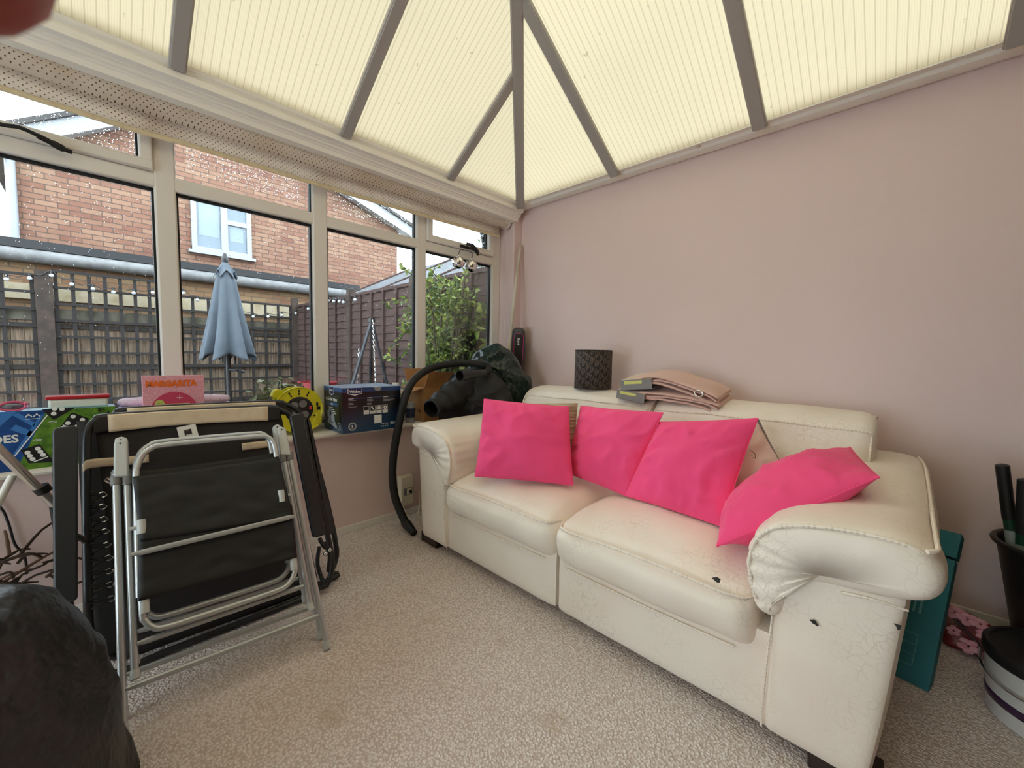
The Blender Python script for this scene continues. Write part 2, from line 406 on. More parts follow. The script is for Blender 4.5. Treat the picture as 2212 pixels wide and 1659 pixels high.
# ---- eaves beam above the window and wall plate along the pink wall
prof = [(0.101, 2.300), (0.097, 2.286), (0.080, 2.280), (0.082, 2.270), (0.088, 2.266), (0.086, 2.240), (0.060, 2.236), (0.058, 2.228), (0.050, 2.226), (0.048, 2.215), (0.036, 2.213),
        (0.034, 2.205), (0.026, 2.203), (0.024, 2.180), (-0.02, 2.176), (-0.225, 2.176), (-0.26, 2.34), (0.101, 2.34)]
struct('trim_2', M().prism(prof, Fr((0, BY, 0), (1, 0, 0), (0, 0, 1)), -(2.47-BY), 0), m_trimw, angle=25)
prof = [(2.545, 2.291), (2.532, 2.292), (2.528, 2.284), (2.49, 2.281), (2.468, 2.287), (2.458, 2.300), (2.45, 2.303), (2.43, 2.300), (2.41, 2.294), (2.41, 2.34), (2.545, 2.36)]
struct('trim_3', M().prism(prof, Fr((0.0, 0, 0), (0, 1, 0), (0, 0, 1)), 0.0, RX), m_trimw, angle=25)
struct('trim_4', M().prism([(0.03, 2.40), (0.16, 2.36), (0.16, 2.47), (0.03, 2.545)], Fr((0, 0, 0), (1, 0, 0), (0, 1, 0)), 2.283, 2.312), m_trimw, bevel=0.004)

# ---- polycarbonate roof
def poly_mat(name, axis):
    def f(nt, b):
        nt.nodes.remove(b); out = nt.nodes['Material Output']
        s = sep(nt)[axis]
        fr_ = math_n(nt, 'FRACT', math_n(nt, 'MULTIPLY', s, 1/0.0315))
        d = math_n(nt, 'ABSOLUTE', math_n(nt, 'SUBTRACT', fr_, 0.5))
        line = math_n(nt, 'GREATER_THAN', d, 0.43)
        fr2 = math_n(nt, 'FRACT', math_n(nt, 'MULTIPLY', s, 1/0.0079)); d2 = math_n(nt, 'ABSOLUTE', math_n(nt, 'SUBTRACT', fr2, 0.5))
        line2 = math_n(nt, 'MULTIPLY', math_n(nt, 'GREATER_THAN', d2, 0.36), 0.10)
        lf = math_n(nt, 'MAXIMUM', math_n(nt, 'MULTIPLY', line, 0.34), line2)
        dirt = math_n(nt, 'MULTIPLY', ramp(nt, noise_n(nt, 1.1, 5, stretch=(1, 1, 1)), 0.45, 0.8), 0.30)
        c = mixc(nt, dirt, srgb(*POLY), srgb(205, 196, 160))
        spk = ramp(nt, noise_n(nt, 26, 2), 0.73, 0.76)
        c = mixc(nt, math_n(nt, 'MULTIPLY', spk, 0.35), c, srgb(120, 110, 84))
        c = mixc(nt, lf, c, srgb(140, 130, 98))
        t = nd(nt, 'ShaderNodeBsdfTranslucent'); 
        sc_ = nd(nt, 'ShaderNodeVectorMath', operation='SCALE'); sc_.inputs['Scale'].default_value = 0.25
        nt.links.new(c, sc_.inputs[0]); nt.links.new(sc_.outputs[0], t.inputs[0])
        df = nd(nt, 'ShaderNodeBsdfDiffuse'); nt.links.new(c, df.inputs[0])
        mx = nd(nt, 'ShaderNodeMixShader'); mx.inputs[0].default_value = 0.30
        nt.links.new(t.outputs[0], mx.inputs[1]); nt.links.new(df.outputs[0], mx.inputs[2]); nt.links.new(mx.outputs[0], out.inputs[0])
    return mat(name, (0.8, 0.8, 0.7), 0.5, custom=f)
POLY = (242, 224, 184)
m_polyL = poly_mat('polycarbonate with flutes up the window side', 1)
m_polyR = poly_mat('polycarbonate with flutes up the wall side', 0)
A = V((APX, APY, APZ)); B = V((APX, BY, APZ))
cornL = V((EX, EY, EZ)); cornR = V((2*APX-EX, EY, EZ))
dl = V((-0.13, 0, -0.13*SL)); dr = V((0, 0.09, -0.09*SR))
struct('ceiling', M().poly([cornL, V((EX, BY, EZ)), B, A]), m_polyL, smooth=False)
struct('ceiling.001', M().poly([cornR, cornL, A]), m_polyR, smooth=False)
struct('ceiling.002', M().poly([V((2*APX-EX, BY, EZ)), cornR, A, B]).poly([cornR, V((2*APX-EX, BY, EZ)), V((2*APX-EX+.3, BY, EZ-.05)), cornR+V((.3, 0, -.05))]), m_polyL, smooth=False)
nL = V((-SL, 0, 1)).normalized(); nR = V((0, SR, 1)).normalized()
def rafter(a, b, up, wd=0.062, th=0.022):
    m = M().bar(a+up*(-th/2-0.002), b+up*(-th/2-0.002), wd, th, up)
    m.bar(a+up*(-th-0.004), b+up*(-th-0.004), wd*0.86, 0.008, up)
    return m
hipdir = (A-cornL)
def hipz_y(y): t = (cornL.y-y)/(cornL.y-A.y); return cornL+hipdir*t
def hipz_x(x): t = (x-cornL.x)/(A.x-cornL.x); return cornL+hipdir*t
k = 0
for y in (1.734, 1.017, 0.300, -0.417, -1.134, -1.85, -2.57):
    top = hipz_y(y) if y > A.y else V((APX, y, APZ))
    struct('trim_5' if k == 0 else 'trim_5.%03d' % k, rafter(V((EX-.02, y, EZ-.02*SL)), top, nL), m_raft, bevel=0.004); k += 1
for x in (0.934, APX, 2.594):
    top = hipz_x(x) if x < A.x else (A if x == APX else V((x, hipz_x(2*APX-x).y, hipz_x(2*APX-x).z)))
    struct('trim_6' if x < 1 else 'trim_6.%03d' % int(x), rafter(V((x, EY+.02, EZ-.02*SR)), top, nR, 0.068), m_raft, bevel=0.004)
struct('trim_7', rafter(cornL-hipdir*0.01-V((0, 0, .012)), A-V((0, 0, .012)), V((-SL, SR, 1)).normalized(), 0.066, 0.03), m_raft, bevel=0.004)
struct('trim_7.001', rafter(cornR-V((0, 0, .012)), A-V((0, 0, .012)), V((SL, SR, 1)).normalized(), 0.066, 0.03), m_raft, bevel=0.004)
struct('trim_8', M().bar(A-V((0, -.05, .03)), B-V((0, 0, .03)), 0.12, 0.06), m_raft, bevel=0.005)
# ================================================================ THE SOFA
def leather(nt, b):
    co = nd(nt, 'ShaderNodeTexCoord').outputs['Object']
    f = ramp(nt, noise_n(nt, 3.0, 5), 0.35, 0.75)
    c = mixc(nt, f, srgb(246, 237, 226), srgb(238, 227, 212))
    worn = math_n(nt, 'MULTIPLY', ramp(nt, noise_n(nt, 1.7, 3), 0.55, 0.75), 0.35)
    c = mixc(nt, worn, c, srgb(236, 206, 190))
    vor = nd(nt, 'ShaderNodeTexVoronoi', feature='DISTANCE_TO_EDGE'); vor.inputs['Scale'].default_value = 42
    j = nd(nt, 'ShaderNodeTexNoise'); j.inputs['Scale'].default_value = 14; nt.links.new(co, j.inputs['Vector'])
    a = nd(nt, 'ShaderNodeVectorMath', operation='MULTIPLY_ADD'); a.inputs[1].default_value = (0.08,)*3
    nt.links.new(j.outputs['Color'], a.inputs[0]); nt.links.new(co, a.inputs[2]); nt.links.new(a.outputs[0], vor.inputs['Vector'])
    crack = math_n(nt, 'MULTIPLY', ramp(nt, vor.outputs['Distance'], 0.05, 0.0), ramp(nt, noise_n(nt, 5, 3), 0.46, 0.66))
    c = mixc(nt, math_n(nt, 'MULTIPLY', crack, 0.22), c, srgb(150, 136, 110))
    nt.links.new(c, b.inputs['Base Color'])
    h = math_n(nt, 'SUBTRACT', math_n(nt, 'ADD', math_n(nt, 'MULTIPLY', noise_n(nt, 9, 4), 0.6), math_n(nt, 'MULTIPLY', noise_n(nt, 300, 2), 0.03)), math_n(nt, 'MULTIPLY', crack, 0.12))
    bp = nd(nt, 'ShaderNodeBump'); bp.inputs['Strength'].default_value = 0.35; bp.inputs['Distance'].default_value = 0.012
    nt.links.new(h, bp.inputs['Height']); nt.links.new(bp.outputs[0], b.inputs['Normal'])
m_leather = mat('cream leather', srgb(236, 228, 208), 0.42, custom=leather, spec=0.4)
def pleat(nt, b):
    leather(nt, b)
m_seam = mat('leather seam stitching', srgb(206, 196, 176), 0.6)
m_chip = mat('bare black patch', srgb(40, 38, 38), 0.7)
m_darkwood = mat('dark stained wood', srgb(48, 34, 28), 0.5)

SX = 1.41
sofa = thing('leather_sofa', 'cream leather two seat sofa with rolled arms and worn seat along the pink wall', 'sofa', (SX, 1.85, 0.0))
def seam(m, pts, r=0.0045, n=8):
    m.tube(pts, r, n)
    pp = [V(p) for p in pts]; acc = 0; last = pp[0]      # little stitches along the seam
    m.use(1)
    for i in range(len(pp)-1):
        a, b = pp[i], pp[i+1]; L = (b-a).length; 
        if L < 1e-6: continue
        t = 0.012-acc
        while t < L-0.004:
            q = a+(b-a)*(t/L); q2 = a+(b-a)*min(1, (t+0.005)/L)
            m.tube([q, q2], r*1.08, 5); t += 0.012
        acc = (L-t+0.012) % 0.012
    m.use(0)
# base
bm_ = M()
bm_.softbox((0.62, 1.305, 0.045), (1.397, 2.36, 0.33), 0.02, 10, crown=(0, 0.008, 0), wob=0.002)
bm_.softbox((1.401, 1.305, 0.045), (2.20, 2.36, 0.33), 0.02, 10, crown=(0, 0.008, 0), wob=0.002)
obj('base', bm_, m_leather, sofa)
for x, y in ((0.47, 1.36), (2.33, 1.36), (0.50, 2.28), (2.30, 2.28)):
    obj('foot', M().box((x-0.075, y-0.05, 0.0), (x+0.075, y+0.05, 0.06)), m_darkwood, sofa, bevel=0.006)
# arms: an upholstered side with a padded roll that hangs over the inside
def arm(mir):
    X = (lambda x: x) if not mir else (lambda x: 2*SX-x)
    def sidefn(p):
        t = max(0, min(1, p.z/0.6)); q = p.copy()
        k_ = 0.05*(1-t)**1.2
        q.x = p.x-(k_ if p.x > SX else -k_)*(abs(p.x-SX)-0.70)/0.31
        return q
    lo, hi = sorted((X(2.155), X(2.425)))
    a = obj('arm', M().softbox((lo, 1.285, 0.05), (hi, 2.40, 0.60), 0.028, 16, crown=(0.012, 0.014, 0), wob=0.003, wsc=5, fn=sidefn), [m_leather, m_seam], sofa)
    prof = [(2.158, .392), (2.122, .405), (2.098, .46), (2.086, .54), (2.105, .612), (2.155, .662), (2.25, .692), (2.36, .702), (2.43, .692), (2.468, .655), (2.474, .605), (2.452, .565), (2.38, .545), (2.27, .530), (2.222, .512), (2.196, .470), (2.184, .415)]
    prof = [(X(x), z) for x, z in prof]
    fr = Fr((0, 0, 0), (1, 0, 0), (0, 0, 1))                    # n = -y
    ws = [-2.43, -2.42, -2.40, -2.2, -2.0, -1.85, -1.7, -1.6, -1.5, -1.42, -1.36, -1.32, -1.29, -1.272, -1.262, -1.256]
    ins = [.035, .015, .002, 0, 0, 0, 0, 0, 0, 0, -.002, -.001, .002, .010, .022, .042]
    m = M().extrude(prof, fr, ws, ins, smooth=6)
    for i, p in enumerate(m.v):                                   # soft wrinkles gathered at the inner bend, arm slopes a little
        d = abs(p.x-SX)-0.70; wr = math.exp(-((d+0.02)/0.07)**2)*math.exp(-((p.y-1.27)/0.14)**2)
        wav = math.sin(p.z*130+p.x*60*(1 if not mir else -1))*0.0045*wr
        nn = noise.noise_vector(p*7)*0.006+noise.noise_vector(V((p.x*6, p.y*40, p.z*6)))*0.0025
        m.v[i] = p+nn+V((wav, wav*1.5, 0))+V((0, 0, 0.02*max(0, (p.y-1.3))/1.1 if p.z > .6 else 0))
    pad = obj('arm_pad', m, m_leather, sofa, sub=1)
    wl = M()
    pr = cat(prof, 6, True); n = len(pr)
    pts = []
    for i in range(n):
        t = pr[(i+1) % n]-pr[i-1]; t.normalize(); q = pr[i]
        z = q.y; d = abs(q.x-SX)-0.70
        if z > 0.44 and not (z < 0.60 and d > 0.02): pts.append(V((q.x, -1, z)))
    # front welt follows the top and the inner hang
    idx = [i for i in range(n) if (pr[i].y > 0.40 and (abs(pr[i].x-SX)-0.70 < 0.0 or (pr[i].y > 0.60 and abs(pr[i].x-SX)-0.70 < 0.335)))]
    st = max(range(len(idx)), key=lambda j: (idx[j]-idx[j-1]) % n)
    idx = idx[st:]+idx[:st]
    pts = []
    for i in idx:
        t = pr[(i+1) % n]-pr[i-1]; t.normalize(); nn = V((t.y, -t.x, 0))
        if (V((SX+(0.9 if not mir else -0.9), .58, 0))-pr[i]).dot(nn) > 0: nn = -nn
        q = pr[i]-nn*0.012; pts.append(V((q.x, 1.268, q.y)))
    seam(wl, pts, 0.005)
    pts = [V((X(2.440), 1.267, .684)), V((X(2.456), 1.285, .686)), V((X(2.457), 1.33, .688)), V((X(2.456), 1.5, .692)), V((X(2.457), 1.8, .697)), V((X(2.455), 2.2, .704)), V((X(2.44), 2.42, .70))]
    obj('seam', wl, [m_leather, m_seam], pad); wl = M()
    seam(wl, cat(pts, 8), 0.005)
    obj('seam', wl, [m_leather, m_seam], pad)
    # side seam up the front edge and under the roll
    s2 = M(); xs = X(2.152)
    seam(s2, cat([V((X(2.148), 1.288, .06)), V((X(2.152), 1.276, .2)), V((X(2.160), 1.276, .40))], 12), 0.003)
    obj('seam', s2, [m_leather, m_seam], a); s2 = M()
    seam(s2, cat([V((X(2.30), 1.272, .528)), V((X(2.36), 1.274, .535)), V((X(2.42), 1.29, .528))], 10), 0.003)
    obj('seam', s2, [m_leather, m_seam], a)
    if not mir:
        ch = M(); fr2 = Fr((2.252, 1.268, 0.43), (1, 0, 0), (0, 0, 1))
        for u, v, r in ((0, 0, .006), (.006, -.004, .004), (-.007, .001, .0025)): ch.disc(fr2, u, v, r, 0.0015, 8)
        obj('worn_patch', ch, m_chip, a, smooth=False); ch = M()
        fr2 = Fr((2.405, 1.274, .49), (1, 0, 0), (0, 0, 1)); ch.pol2(fr2, [(-.008, .006), (.006, .007), (.004, -.004), (0, -.008), (-.003, 0)], 0.002)
        obj('worn_patch', ch, m_chip, a, smooth=False)
arm(False); arm(True)
# seat cushions
def seat(x0, x1, chip):
    m = M()
    def fn(p):
        q = p.copy(); fz = max(0, min(1, (p.z-0.25)/0.2))
        front = math.exp(-((p.y-1.26)/0.12)**2)
        q.y += front*(0.028*(fz-0.62)**2*4-0.01)
        q.z -= 0.035*front*fz
        dip = math.exp(-(((p.x-(x0+x1)/2)/0.28)**2))*math.exp(-((p.y-1.62)/0.26)**2)
        q.z -= 0.012*dip*fz
        q += noise.noise_vector(V((p.x*11, p.y*5, p.z*8)))*0.006
        return q
    m.softbox((x0, 1.262, 0.242), (x1, 2.08, 0.462), 0.065, 26, crown=(0.004, 0, 0.045), fn=fn)
    s_ = obj('seat_cushion', m, m_leather, sofa, sub=1)
    wl = M(); pts = []
    for i in range(25):
        t = i/24; x = x0+0.03+(x1-x0-0.06)*t; e = min(t, 1-t)
        pts.append(V((x, 1.264+0.022*math.exp(-(e/0.05)**2)+0.001, 0.413+0.010*math.sin(math.pi*t))))
    pts = [pts[0]+V((-.022, .05, .002))]+pts+[pts[-1]+V((.022, .05, .002))]
    seam(wl, cat(pts, 4), 0.005)
    obj('seam', wl, [m_leather, m_seam], s_); wl = M()
    pts = [V((x0+.05+(x1-x0-.1)*i/20, 1.288, 0.252-0.004*math.sin(math.pi*i/20))) for i in range(21)]
    seam(wl, pts, 0.003)
    obj('seam', wl, [m_leather, m_seam], s_)
    if chip:
        c = at(1548, 1251, 'y', 1.262); fr = Fr(c+V((0, -0.004, 0.0)), (1, 0, 0), (0, .55, .8)); ch = M()
        ch.pol2(fr, [(-.012, .000), (.002, .008), (.009, .006), (.008, -.004), (.001, -.006), (-.004, -.001)], 0.004)
        ch.prism([(-.012, .000), (.002, .008), (.009, .006), (.008, -.004), (.001, -.006)], fr, -0.01, 0.003)
        obj('worn_patch', ch, m_chip, s_, smooth=False)
seat(0.672, 1.392, False); seat(1.396, 2.118, True)
# back rests with a padded head roll
def back(x0, x1):
    prof = [(2.03, .40), (2.035, .55), (2.055, .68), (2.085, .765), (2.112, .822), (2.155, .862), (2.23, .882), (2.32, .882), (2.39, .855), (2.425, .80), (2.43, .66), (2.43, .30), (2.25, .26), (2.06, .30)]
    fr = Fr((0, 0, 0), (0, 1, 0), (0, 0, 1))                    # n = +x
    n = 16; ws = [x0, x0+.006, x0+.02, x0+.045]+[x0+.06+(x1-x0-.12)*i/n for i in range(n+1)]+[x1-.045, x1-.02, x1-.006, x1]
    ins = [.045, .022, .008, .001]+[0]*(n+1)+[.001, .008, .022, .045]
    m = M().extrude(prof, fr, ws, ins, smooth=5)
    for i, p in enumerate(m.v):
        t = (p.x-x0)/(x1-x0); b_ = math.sin(math.pi*t)
        m.v[i] = p+noise.noise_vector(p*5)*0.008+V((0, -0.012*b_ if p.y < 2.15 else 0, 0.006*b_ if p.z > .8 else 0))
    o = obj('backrest', m, m_leather, sofa, sub=1)
    wl = M()
    pts = []
    for i in range(25):
        t = i/24; x = x0+0.02+(x1-x0-0.04)*t
        p = V((x, 2.112, .822)); p += noise.noise_vector(p*5)*0.008+V((0, -0.012*math.sin(math.pi*t)-0.002, 0.006*math.sin(math.pi*t)))
        pts.append(p)
    seam(wl, pts, 0.0045)
    for xe, sg in ((x0+.012, -1), (x1-.012, 1)):
        obj('seam', wl, [m_leather, m_seam], o); wl = M()
        pr = cat([(2.06, .45), (2.062, .60), (2.075, .70), (2.10, .775), (2.125, .815), (2.165, .848), (2.23, .866), (2.32, .866), (2.38, .845)], 4)
        seam(wl, [V((xe, q.x, q.y)) for q in pr], 0.004)
    obj('seam', wl, [m_leather, m_seam], o)
    return o
b1 = back(0.452, 1.398); b2 = back(1.402, 2.312)
bt = at(1868, 946, 'x', 2.318)
obj('button', M().sphere(V((2.312, 2.16, .79)), 0.013, 12, (0.5, 1, 1)), m_leather, b2)

# ================================================================ CUSHIONS
def fabric(name, col, scale=500, var=0.05, rough=0.85):
    def f(nt, b):
        s = sep(nt); 
        h = math_n(nt, 'ADD', math_n(nt, 'SINE', math_n(nt, 'MULTIPLY', s[0], 2600)), math_n(nt, 'SINE', math_n(nt, 'MULTIPLY', s[2], 2600)))
        bp = nd(nt, 'ShaderNodeBump'); bp.inputs['Strength'].default_value = 0.15; bp.inputs['Distance'].default_value = 0.001
        hh = math_n(nt, 'ADD', h, math_n(nt, 'MULTIPLY', noise_n(nt, 14, 3), 14))
        nt.links.new(hh, bp.inputs['Height']); nt.links.new(bp.outputs[0], b.inputs['Normal'])
        nt.links.new(mixc(nt, ramp(nt, noise_n(nt, 4, 3), .3, .7), col, tuple(c*(1-var*2) for c in col)), b.inputs['Base Color'])
    return mat(name, col, rough, custom=f, sheen=0.15, spec=0.2)
m_hot = fabric('hot pink cotton', srgb(255, 84, 140))
def cushion(name, label, corners, T, m_, wr=0.017, bow=0.022, seed=0, group=None, pull=None):
    TL, TR, BR, BL = [V(c) for c in corners]
    cen = (TL+TR+BR+BL)/4; n = (TR-TL).cross(TL-BL).normalized()
    if n.dot(CAM-cen) < 0: n = -n
    foot = min((BL, BR), key=lambda p: p.z)
    th = thing(name, label, 'cushion', V((cen.x, cen.y, foot.z)), group)
    N = 40
    def mid(u, v):                              # u, v in -1..1
        s, t = (u+1)/2, (v+1)/2
        p = (BL*(1-s)+BR*s)*(1-t)+(TL*(1-s)+TR*s)*t
        k = bow
        return p+(cen-p)*0.0+((BR-BL)/2*(-u*k*(1-v*v)))+((TL-BL)/2*(-v*k*(1-u*u)))
    def side(sg):
        def f(a, b_):
            u, v = math.sin((2*a-1)*math.pi/2), math.sin((2*b_-1)*math.pi/2)
            h = T*((1-u*u)**0.5*(1-v*v)**0.5)*(0.72+0.28*(1-max(abs(u), abs(v))**2))
            p = mid(u, v); e = (1-u*u)*(1-v*v)
            q = noise.noise_vector(p*6+V((seed, 0, 0))); q2 = noise.noise(V((u*3+seed, v*3, sg)))
            mx_ = max(abs(u), abs(v)); rad = math.sin(13*math.atan2(v, u)+seed+5*q2)*mx_**4*(1-mx_)*7+(1-abs(noise.noise(V((u*1.6+seed, v*1.6, sg*2)))))**5*.9
            return p+n*sg*(h+(q.x*wr*1.2+rad*wr)*(e**0.5))
        return f
    body = M(); body.grid(side(1), N, N)
    k0 = len(body.v); body.grid(lambda a, b_: side(-1)(1-a, b_), N, N)
    if n.dot((BR-BL).cross(TL-BL)) < 0: body.f = [f[::-1] for f in body.f]
    bo = obj('cover', body, m_, th, angle=75)
    pts = []
    for i in range(120):
        t = i/120*4; kk = int(t); x = 2*(t-kk)-1; x = math.sin(x*math.pi/2)
        u, v = ((x, -1), (1, x), (-x, 1), (-1, -x))[kk]
        pts.append(mid(u, v))
    obj('seam', M().tube(pts, 0.0028, 6, True), m_, th)
    print('CUSH', name, label[:30], [round((a-b_).length, 3) for a, b_ in ((TL, TR), (TR, BR), (BR, BL), (BL, TL))], [tuple(round(c, 2) for c in p) for p in (TL, TR, BR, BL)])
    return th
def lean(pBL, pBR, zs, tilt, offs=(0, 0)):     # cushion plane resting on the seat, leaning back
    a = at(*pBL, 'z', zs+offs[0]); b = at(*pBR, 'z', zs+offs[1]); e = (b-a); e.z = 0; e.normalize()
    bk = V((-e.y, e.x, 0)); up = V((0, 0, math.cos(tilt)))+bk*math.sin(tilt)
    nn = (b-a).normalized().cross(up)
    return a, b, nn
def leancush(TLp, TRp, BRp, BLp, tilt, zs=0.49, offs=(0, 0)):
    a, b, nn = lean(BLp, BRp, zs, math.radians(tilt), offs)
    return hit(*TLp, a, nn), hit(*TRp, a, nn), b, a
c1 = leancush((1046, 862), (1229, 879), (1238, 1048), (1026, 1029), 22, 0.50)
cushion('throw_cushion', 'bright pink cushion, the leftmost, leaning by the left arm of the sofa', c1, 0.075, m_hot, seed=1, group='bright pink cushions')
c2 = leancush((1255, 877), (1432, 892), (1352, 1071), (1222, 1021), 24, 0.50, (0.015, 0.0))
cushion('throw_cushion', 'bright pink cushion tilted in the middle of the sofa back, second from the left', c2, 0.07, m_hot, seed=2.4, group='bright pink cushions')
c3 = leancush((1423, 912), (1637, 904), (1559, 1137), (1349, 1070), 26, 0.50)
cushion('throw_cushion', 'bright pink cushion standing on the right seat, in front of the cat print cushion', c3, 0.075, m_hot, seed=5.1, group='bright pink cushions')
A4 = at(1549, 1180, 'z', 0.53); B4 = at(1899, 1031, 'y', 1.52); C4 = at(1836, 966, 'y', 1.90); D4 = A4+C4-B4; print('C4', A4, B4, C4)
cushion('throw_cushion', 'bright pink cushion lying slanted against the right arm of the sofa', (D4, C4, B4, A4), 0.095, m_hot, seed=8.2, bow=0.015, group='bright pink cushions')
# corduroy cushion
def cord(nt, b):
    s = sep(nt); f = math_n(nt, 'SINE', math_n(nt, 'MULTIPLY', s[2], 900))
    bp = nd(nt, 'ShaderNodeBump'); bp.inputs['Strength'].default_value = 0.8; bp.inputs['Distance'].default_value = 0.003
    nt.links.new(f, bp.inputs['Height']); nt.links.new(bp.outputs[0], b.inputs['Normal'])
    nt.links.new(mixc(nt, ramp(nt, f, -0.6, 0.6), srgb(176, 152, 122), srgb(214, 194, 166)), b.inputs['Base Color'])
m_cord = mat('beige corduroy', srgb(205, 184, 156), 0.9, custom=cord, sheen=0.2)
e1 = (c1[2]-c1[3]); e1.z = 0; e1.normalize(); bk1 = V((-e1.y, e1.x, 0)); up1 = V((0, 0, math.cos(math.radians(22))))+bk1*math.sin(math.radians(22))
n1 = e1.cross(up1); o1 = (c1[2]+c1[3])/2+bk1*0.135
cc = tuple(hit(u, v, o1, n1) for u, v in ((1058, 870), (1247, 872), (1243, 1000), (1029, 1020)))
cushion('corduroy_cushion', 'beige corduroy cushion tucked behind the leftmost pink cushion', cc, 0.05, m_cord, seed=3)
# cat cushion
m_cat = fabric('pale pink cotton', srgb(240, 214, 204))
t2 = math.radians(27); n2 = V((1, 0.10, 0)).cross(V((0, math.sin(t2), math.cos(t2)))); o2 = V((1.85, 1.79, 0.49))
cq = tuple(hit(u, v, o2, n2) for u, v in ((1462, 952), (1637, 909), (1748, 1102), (1570, 1138)))
catc = cushion('cat_print_cushion', 'pale pink cushion printed with a cat and edged with grey bobbles', cq, 0.05, m_cat, seed=6)
TLc, TRc, BRc, BLc = cq
m_pom = mat('grey bobble trim', srgb(132, 126, 126), 0.9)
pm = M()
for a_, b_ in ((TLc, TRc), (TRc, BRc)):
    n_ = 34
    for i in range(n_): 
        t = i/n_; e = 4*t*(1-t); p = a_.lerp(b_, t); p += ((TLc+TRc+BRc+BLc)/4-p)*0.055*e*0.9
        pm.sphere(p, 0.0075, 7)
obj('bobble_trim', pm, m_pom, catc)
m_ink = mat('dark print ink', srgb(52, 44, 48), 0.8)
frc = Fr((TLc+TRc+BRc+BLc)/4, BRc-BLc+TRc-TLc, TLc-BLc+TRc-BRc)
if frc.n.dot(CAM-frc.o) < 0: frc = Fr(frc.o, -frc.ux, frc.uy)
inkm = M()
def onc(u, v):                                   # a pixel of the print, laid just above the cushion's front
    p = hit(u, v, frc.o+frc.n*0.048, frc.n); return p
def inkline(px, r=0.0016): inkm.tube(cat([onc(*p) for p in px], 6), r, 5)
inkline([(1600, 985), (1603, 972), (1612, 955), (1620, 972), (1629, 978), (1632, 987), (1626, 994)], 0.001)
inkline([(1629, 992), (1637, 1003), (1638, 1018), (1632, 1032)], 0.0016)
inkline([(1596, 1040), (1612, 1040), (1622, 1038), (1632, 1040)], 0.0012)
inkline([(1610, 989), (1613, 993), (1616, 988)], 0.001)
for px in (((1620, 985), (1632, 981)), ((1620, 988), (1633, 988))): inkline(px, 0.0004)
obj('cat_print', inkm, m_ink, catc)
for (u, v, r) in ((1616, 979, .003), (1606, 981, .003)): obj('cat_eye', M().disc(Fr(onc(u, v), frc.ux, frc.uy), 0, 0, r), m_ink, catc, smooth=False)
for (u, v) in ((1622, 1046), (1597, 1044)): obj('cat_paw', M().disc(Fr(onc(u, v), frc.ux, frc.uy), 0, 0, .006, ry=.010), m_ink, catc, smooth=False)
# ================================================================ ROLLER BLIND
def dots(nt, b):
    co = nd(nt, 'ShaderNodeTexCoord').outputs['Object']
    mpn = nd(nt, 'ShaderNodeMapping'); mpn.inputs['Rotation'].default_value = (math.radians(45), 0, 0); mpn.inputs['Scale'].default_value = (0, 1/0.0155, 1/0.0155)
    nt.links.new(co, mpn.inputs[0])
    fr_ = nd(nt, 'ShaderNodeVectorMath', operation='FRACTION'); nt.links.new(mpn.outputs[0], fr_.inputs[0])
    sb = nd(nt, 'ShaderNodeVectorMath', operation='SUBTRACT'); sb.inputs[1].default_value = (0, .5, .5); nt.links.new(fr_.outputs[0], sb.inputs[0])
    ln = nd(nt, 'ShaderNodeVectorMath', operation='LENGTH'); nt.links.new(sb.outputs[0], ln.inputs[0])
    d = math_n(nt, 'LESS_THAN', ln.outputs['Value'], 0.15)
    base = mixc(nt, ramp(nt, noise_n(nt, 2.5, 5), 0.55, 0.75), srgb(252, 243, 232), srgb(230, 212, 188))
    c = mixc(nt, d, base, srgb(120, 96, 70))
    nt.links.new(c, b.inputs['Base Color'])
    out = nt.nodes['Material Output']; t = nd(nt, 'ShaderNodeBsdfTranslucent'); nt.links.new(c, t.inputs[0])
    mx = nd(nt, 'ShaderNodeMixShader'); mx.inputs[0].default_value = 0.50
    nt.links.new(b.outputs[0], mx.inputs[1]); nt.links.new(t.outputs[0], mx.inputs[2]); nt.links.new(mx.outputs[0], out.inputs[0])
m_blind = mat('cream blind fabric with small dots', srgb(235, 225, 210), 0.8, custom=dots)
m_hem = mat('yellowed blind hem', srgb(228, 212, 178), 0.7, vary=(30, srgb(214, 196, 158), .4, .7))
bl = thing('roller_blind', 'cream dotted roller blind rolled almost up above the long window', 'blind', (-0.09, 0.9, 2.0))
YB = 2.405
sag = lambda y: -0.022*(1-((y-0.9)/1.5)**2) if -0.6 < y < 2.4 else 0
m = M(); ys = [-1.5+i*(YB+1.5)/30 for i in range(31)]
m.tube([V((-0.066, y, 2.176+sag(y)*0.6)) for y in ys], 0.046, 20)
obj('blind_roll', m, m_blind, bl)
m = M().tube([(-0.066, YB-.002, 2.176), (-0.066, YB+.028, 2.176)], 0.047, 20); obj('end_bracket', m, m_plastic, bl)
zb = lambda y: 2.060+sag(y)-0.007*(y < 0.2)
m = M(); m.grid(lambda a, b_: V((-0.112+0.012*(1-b_), ys[int(round(a*30))], zb(ys[int(round(a*30))])+0.016+(2.20-zb(ys[int(round(a*30))])-.016)*b_)), 31, 4)
m.v = [V((p.x, min(p.y, 2.375), p.z)) for p in m.v]
obj('blind_fabric', m, m_blind, bl, solid=0.002)
m = M(); m.tube([V((-0.099, min(y, 2.375), zb(y)+0.008)) for y in ys], 0.011, 8)
m.v = [V((-0.099+(p.x+.099)*0.5, p.y, p.z)) for p in m.v]
obj('bottom_hem', m, m_hem, bl)
m = M()
for s_ in (0, 1):
    for i in range(90): m.sphere((-0.055-0.035*s_, 2.418+0.004*math.sin(i*.2), 2.15-i*0.0145), 0.0028, 6)
obj('bead_chain', m, m_white, bl)['kind'] = 'stuff'

# ================================================================ THINGS ON THE SILL
ZS = 0.630
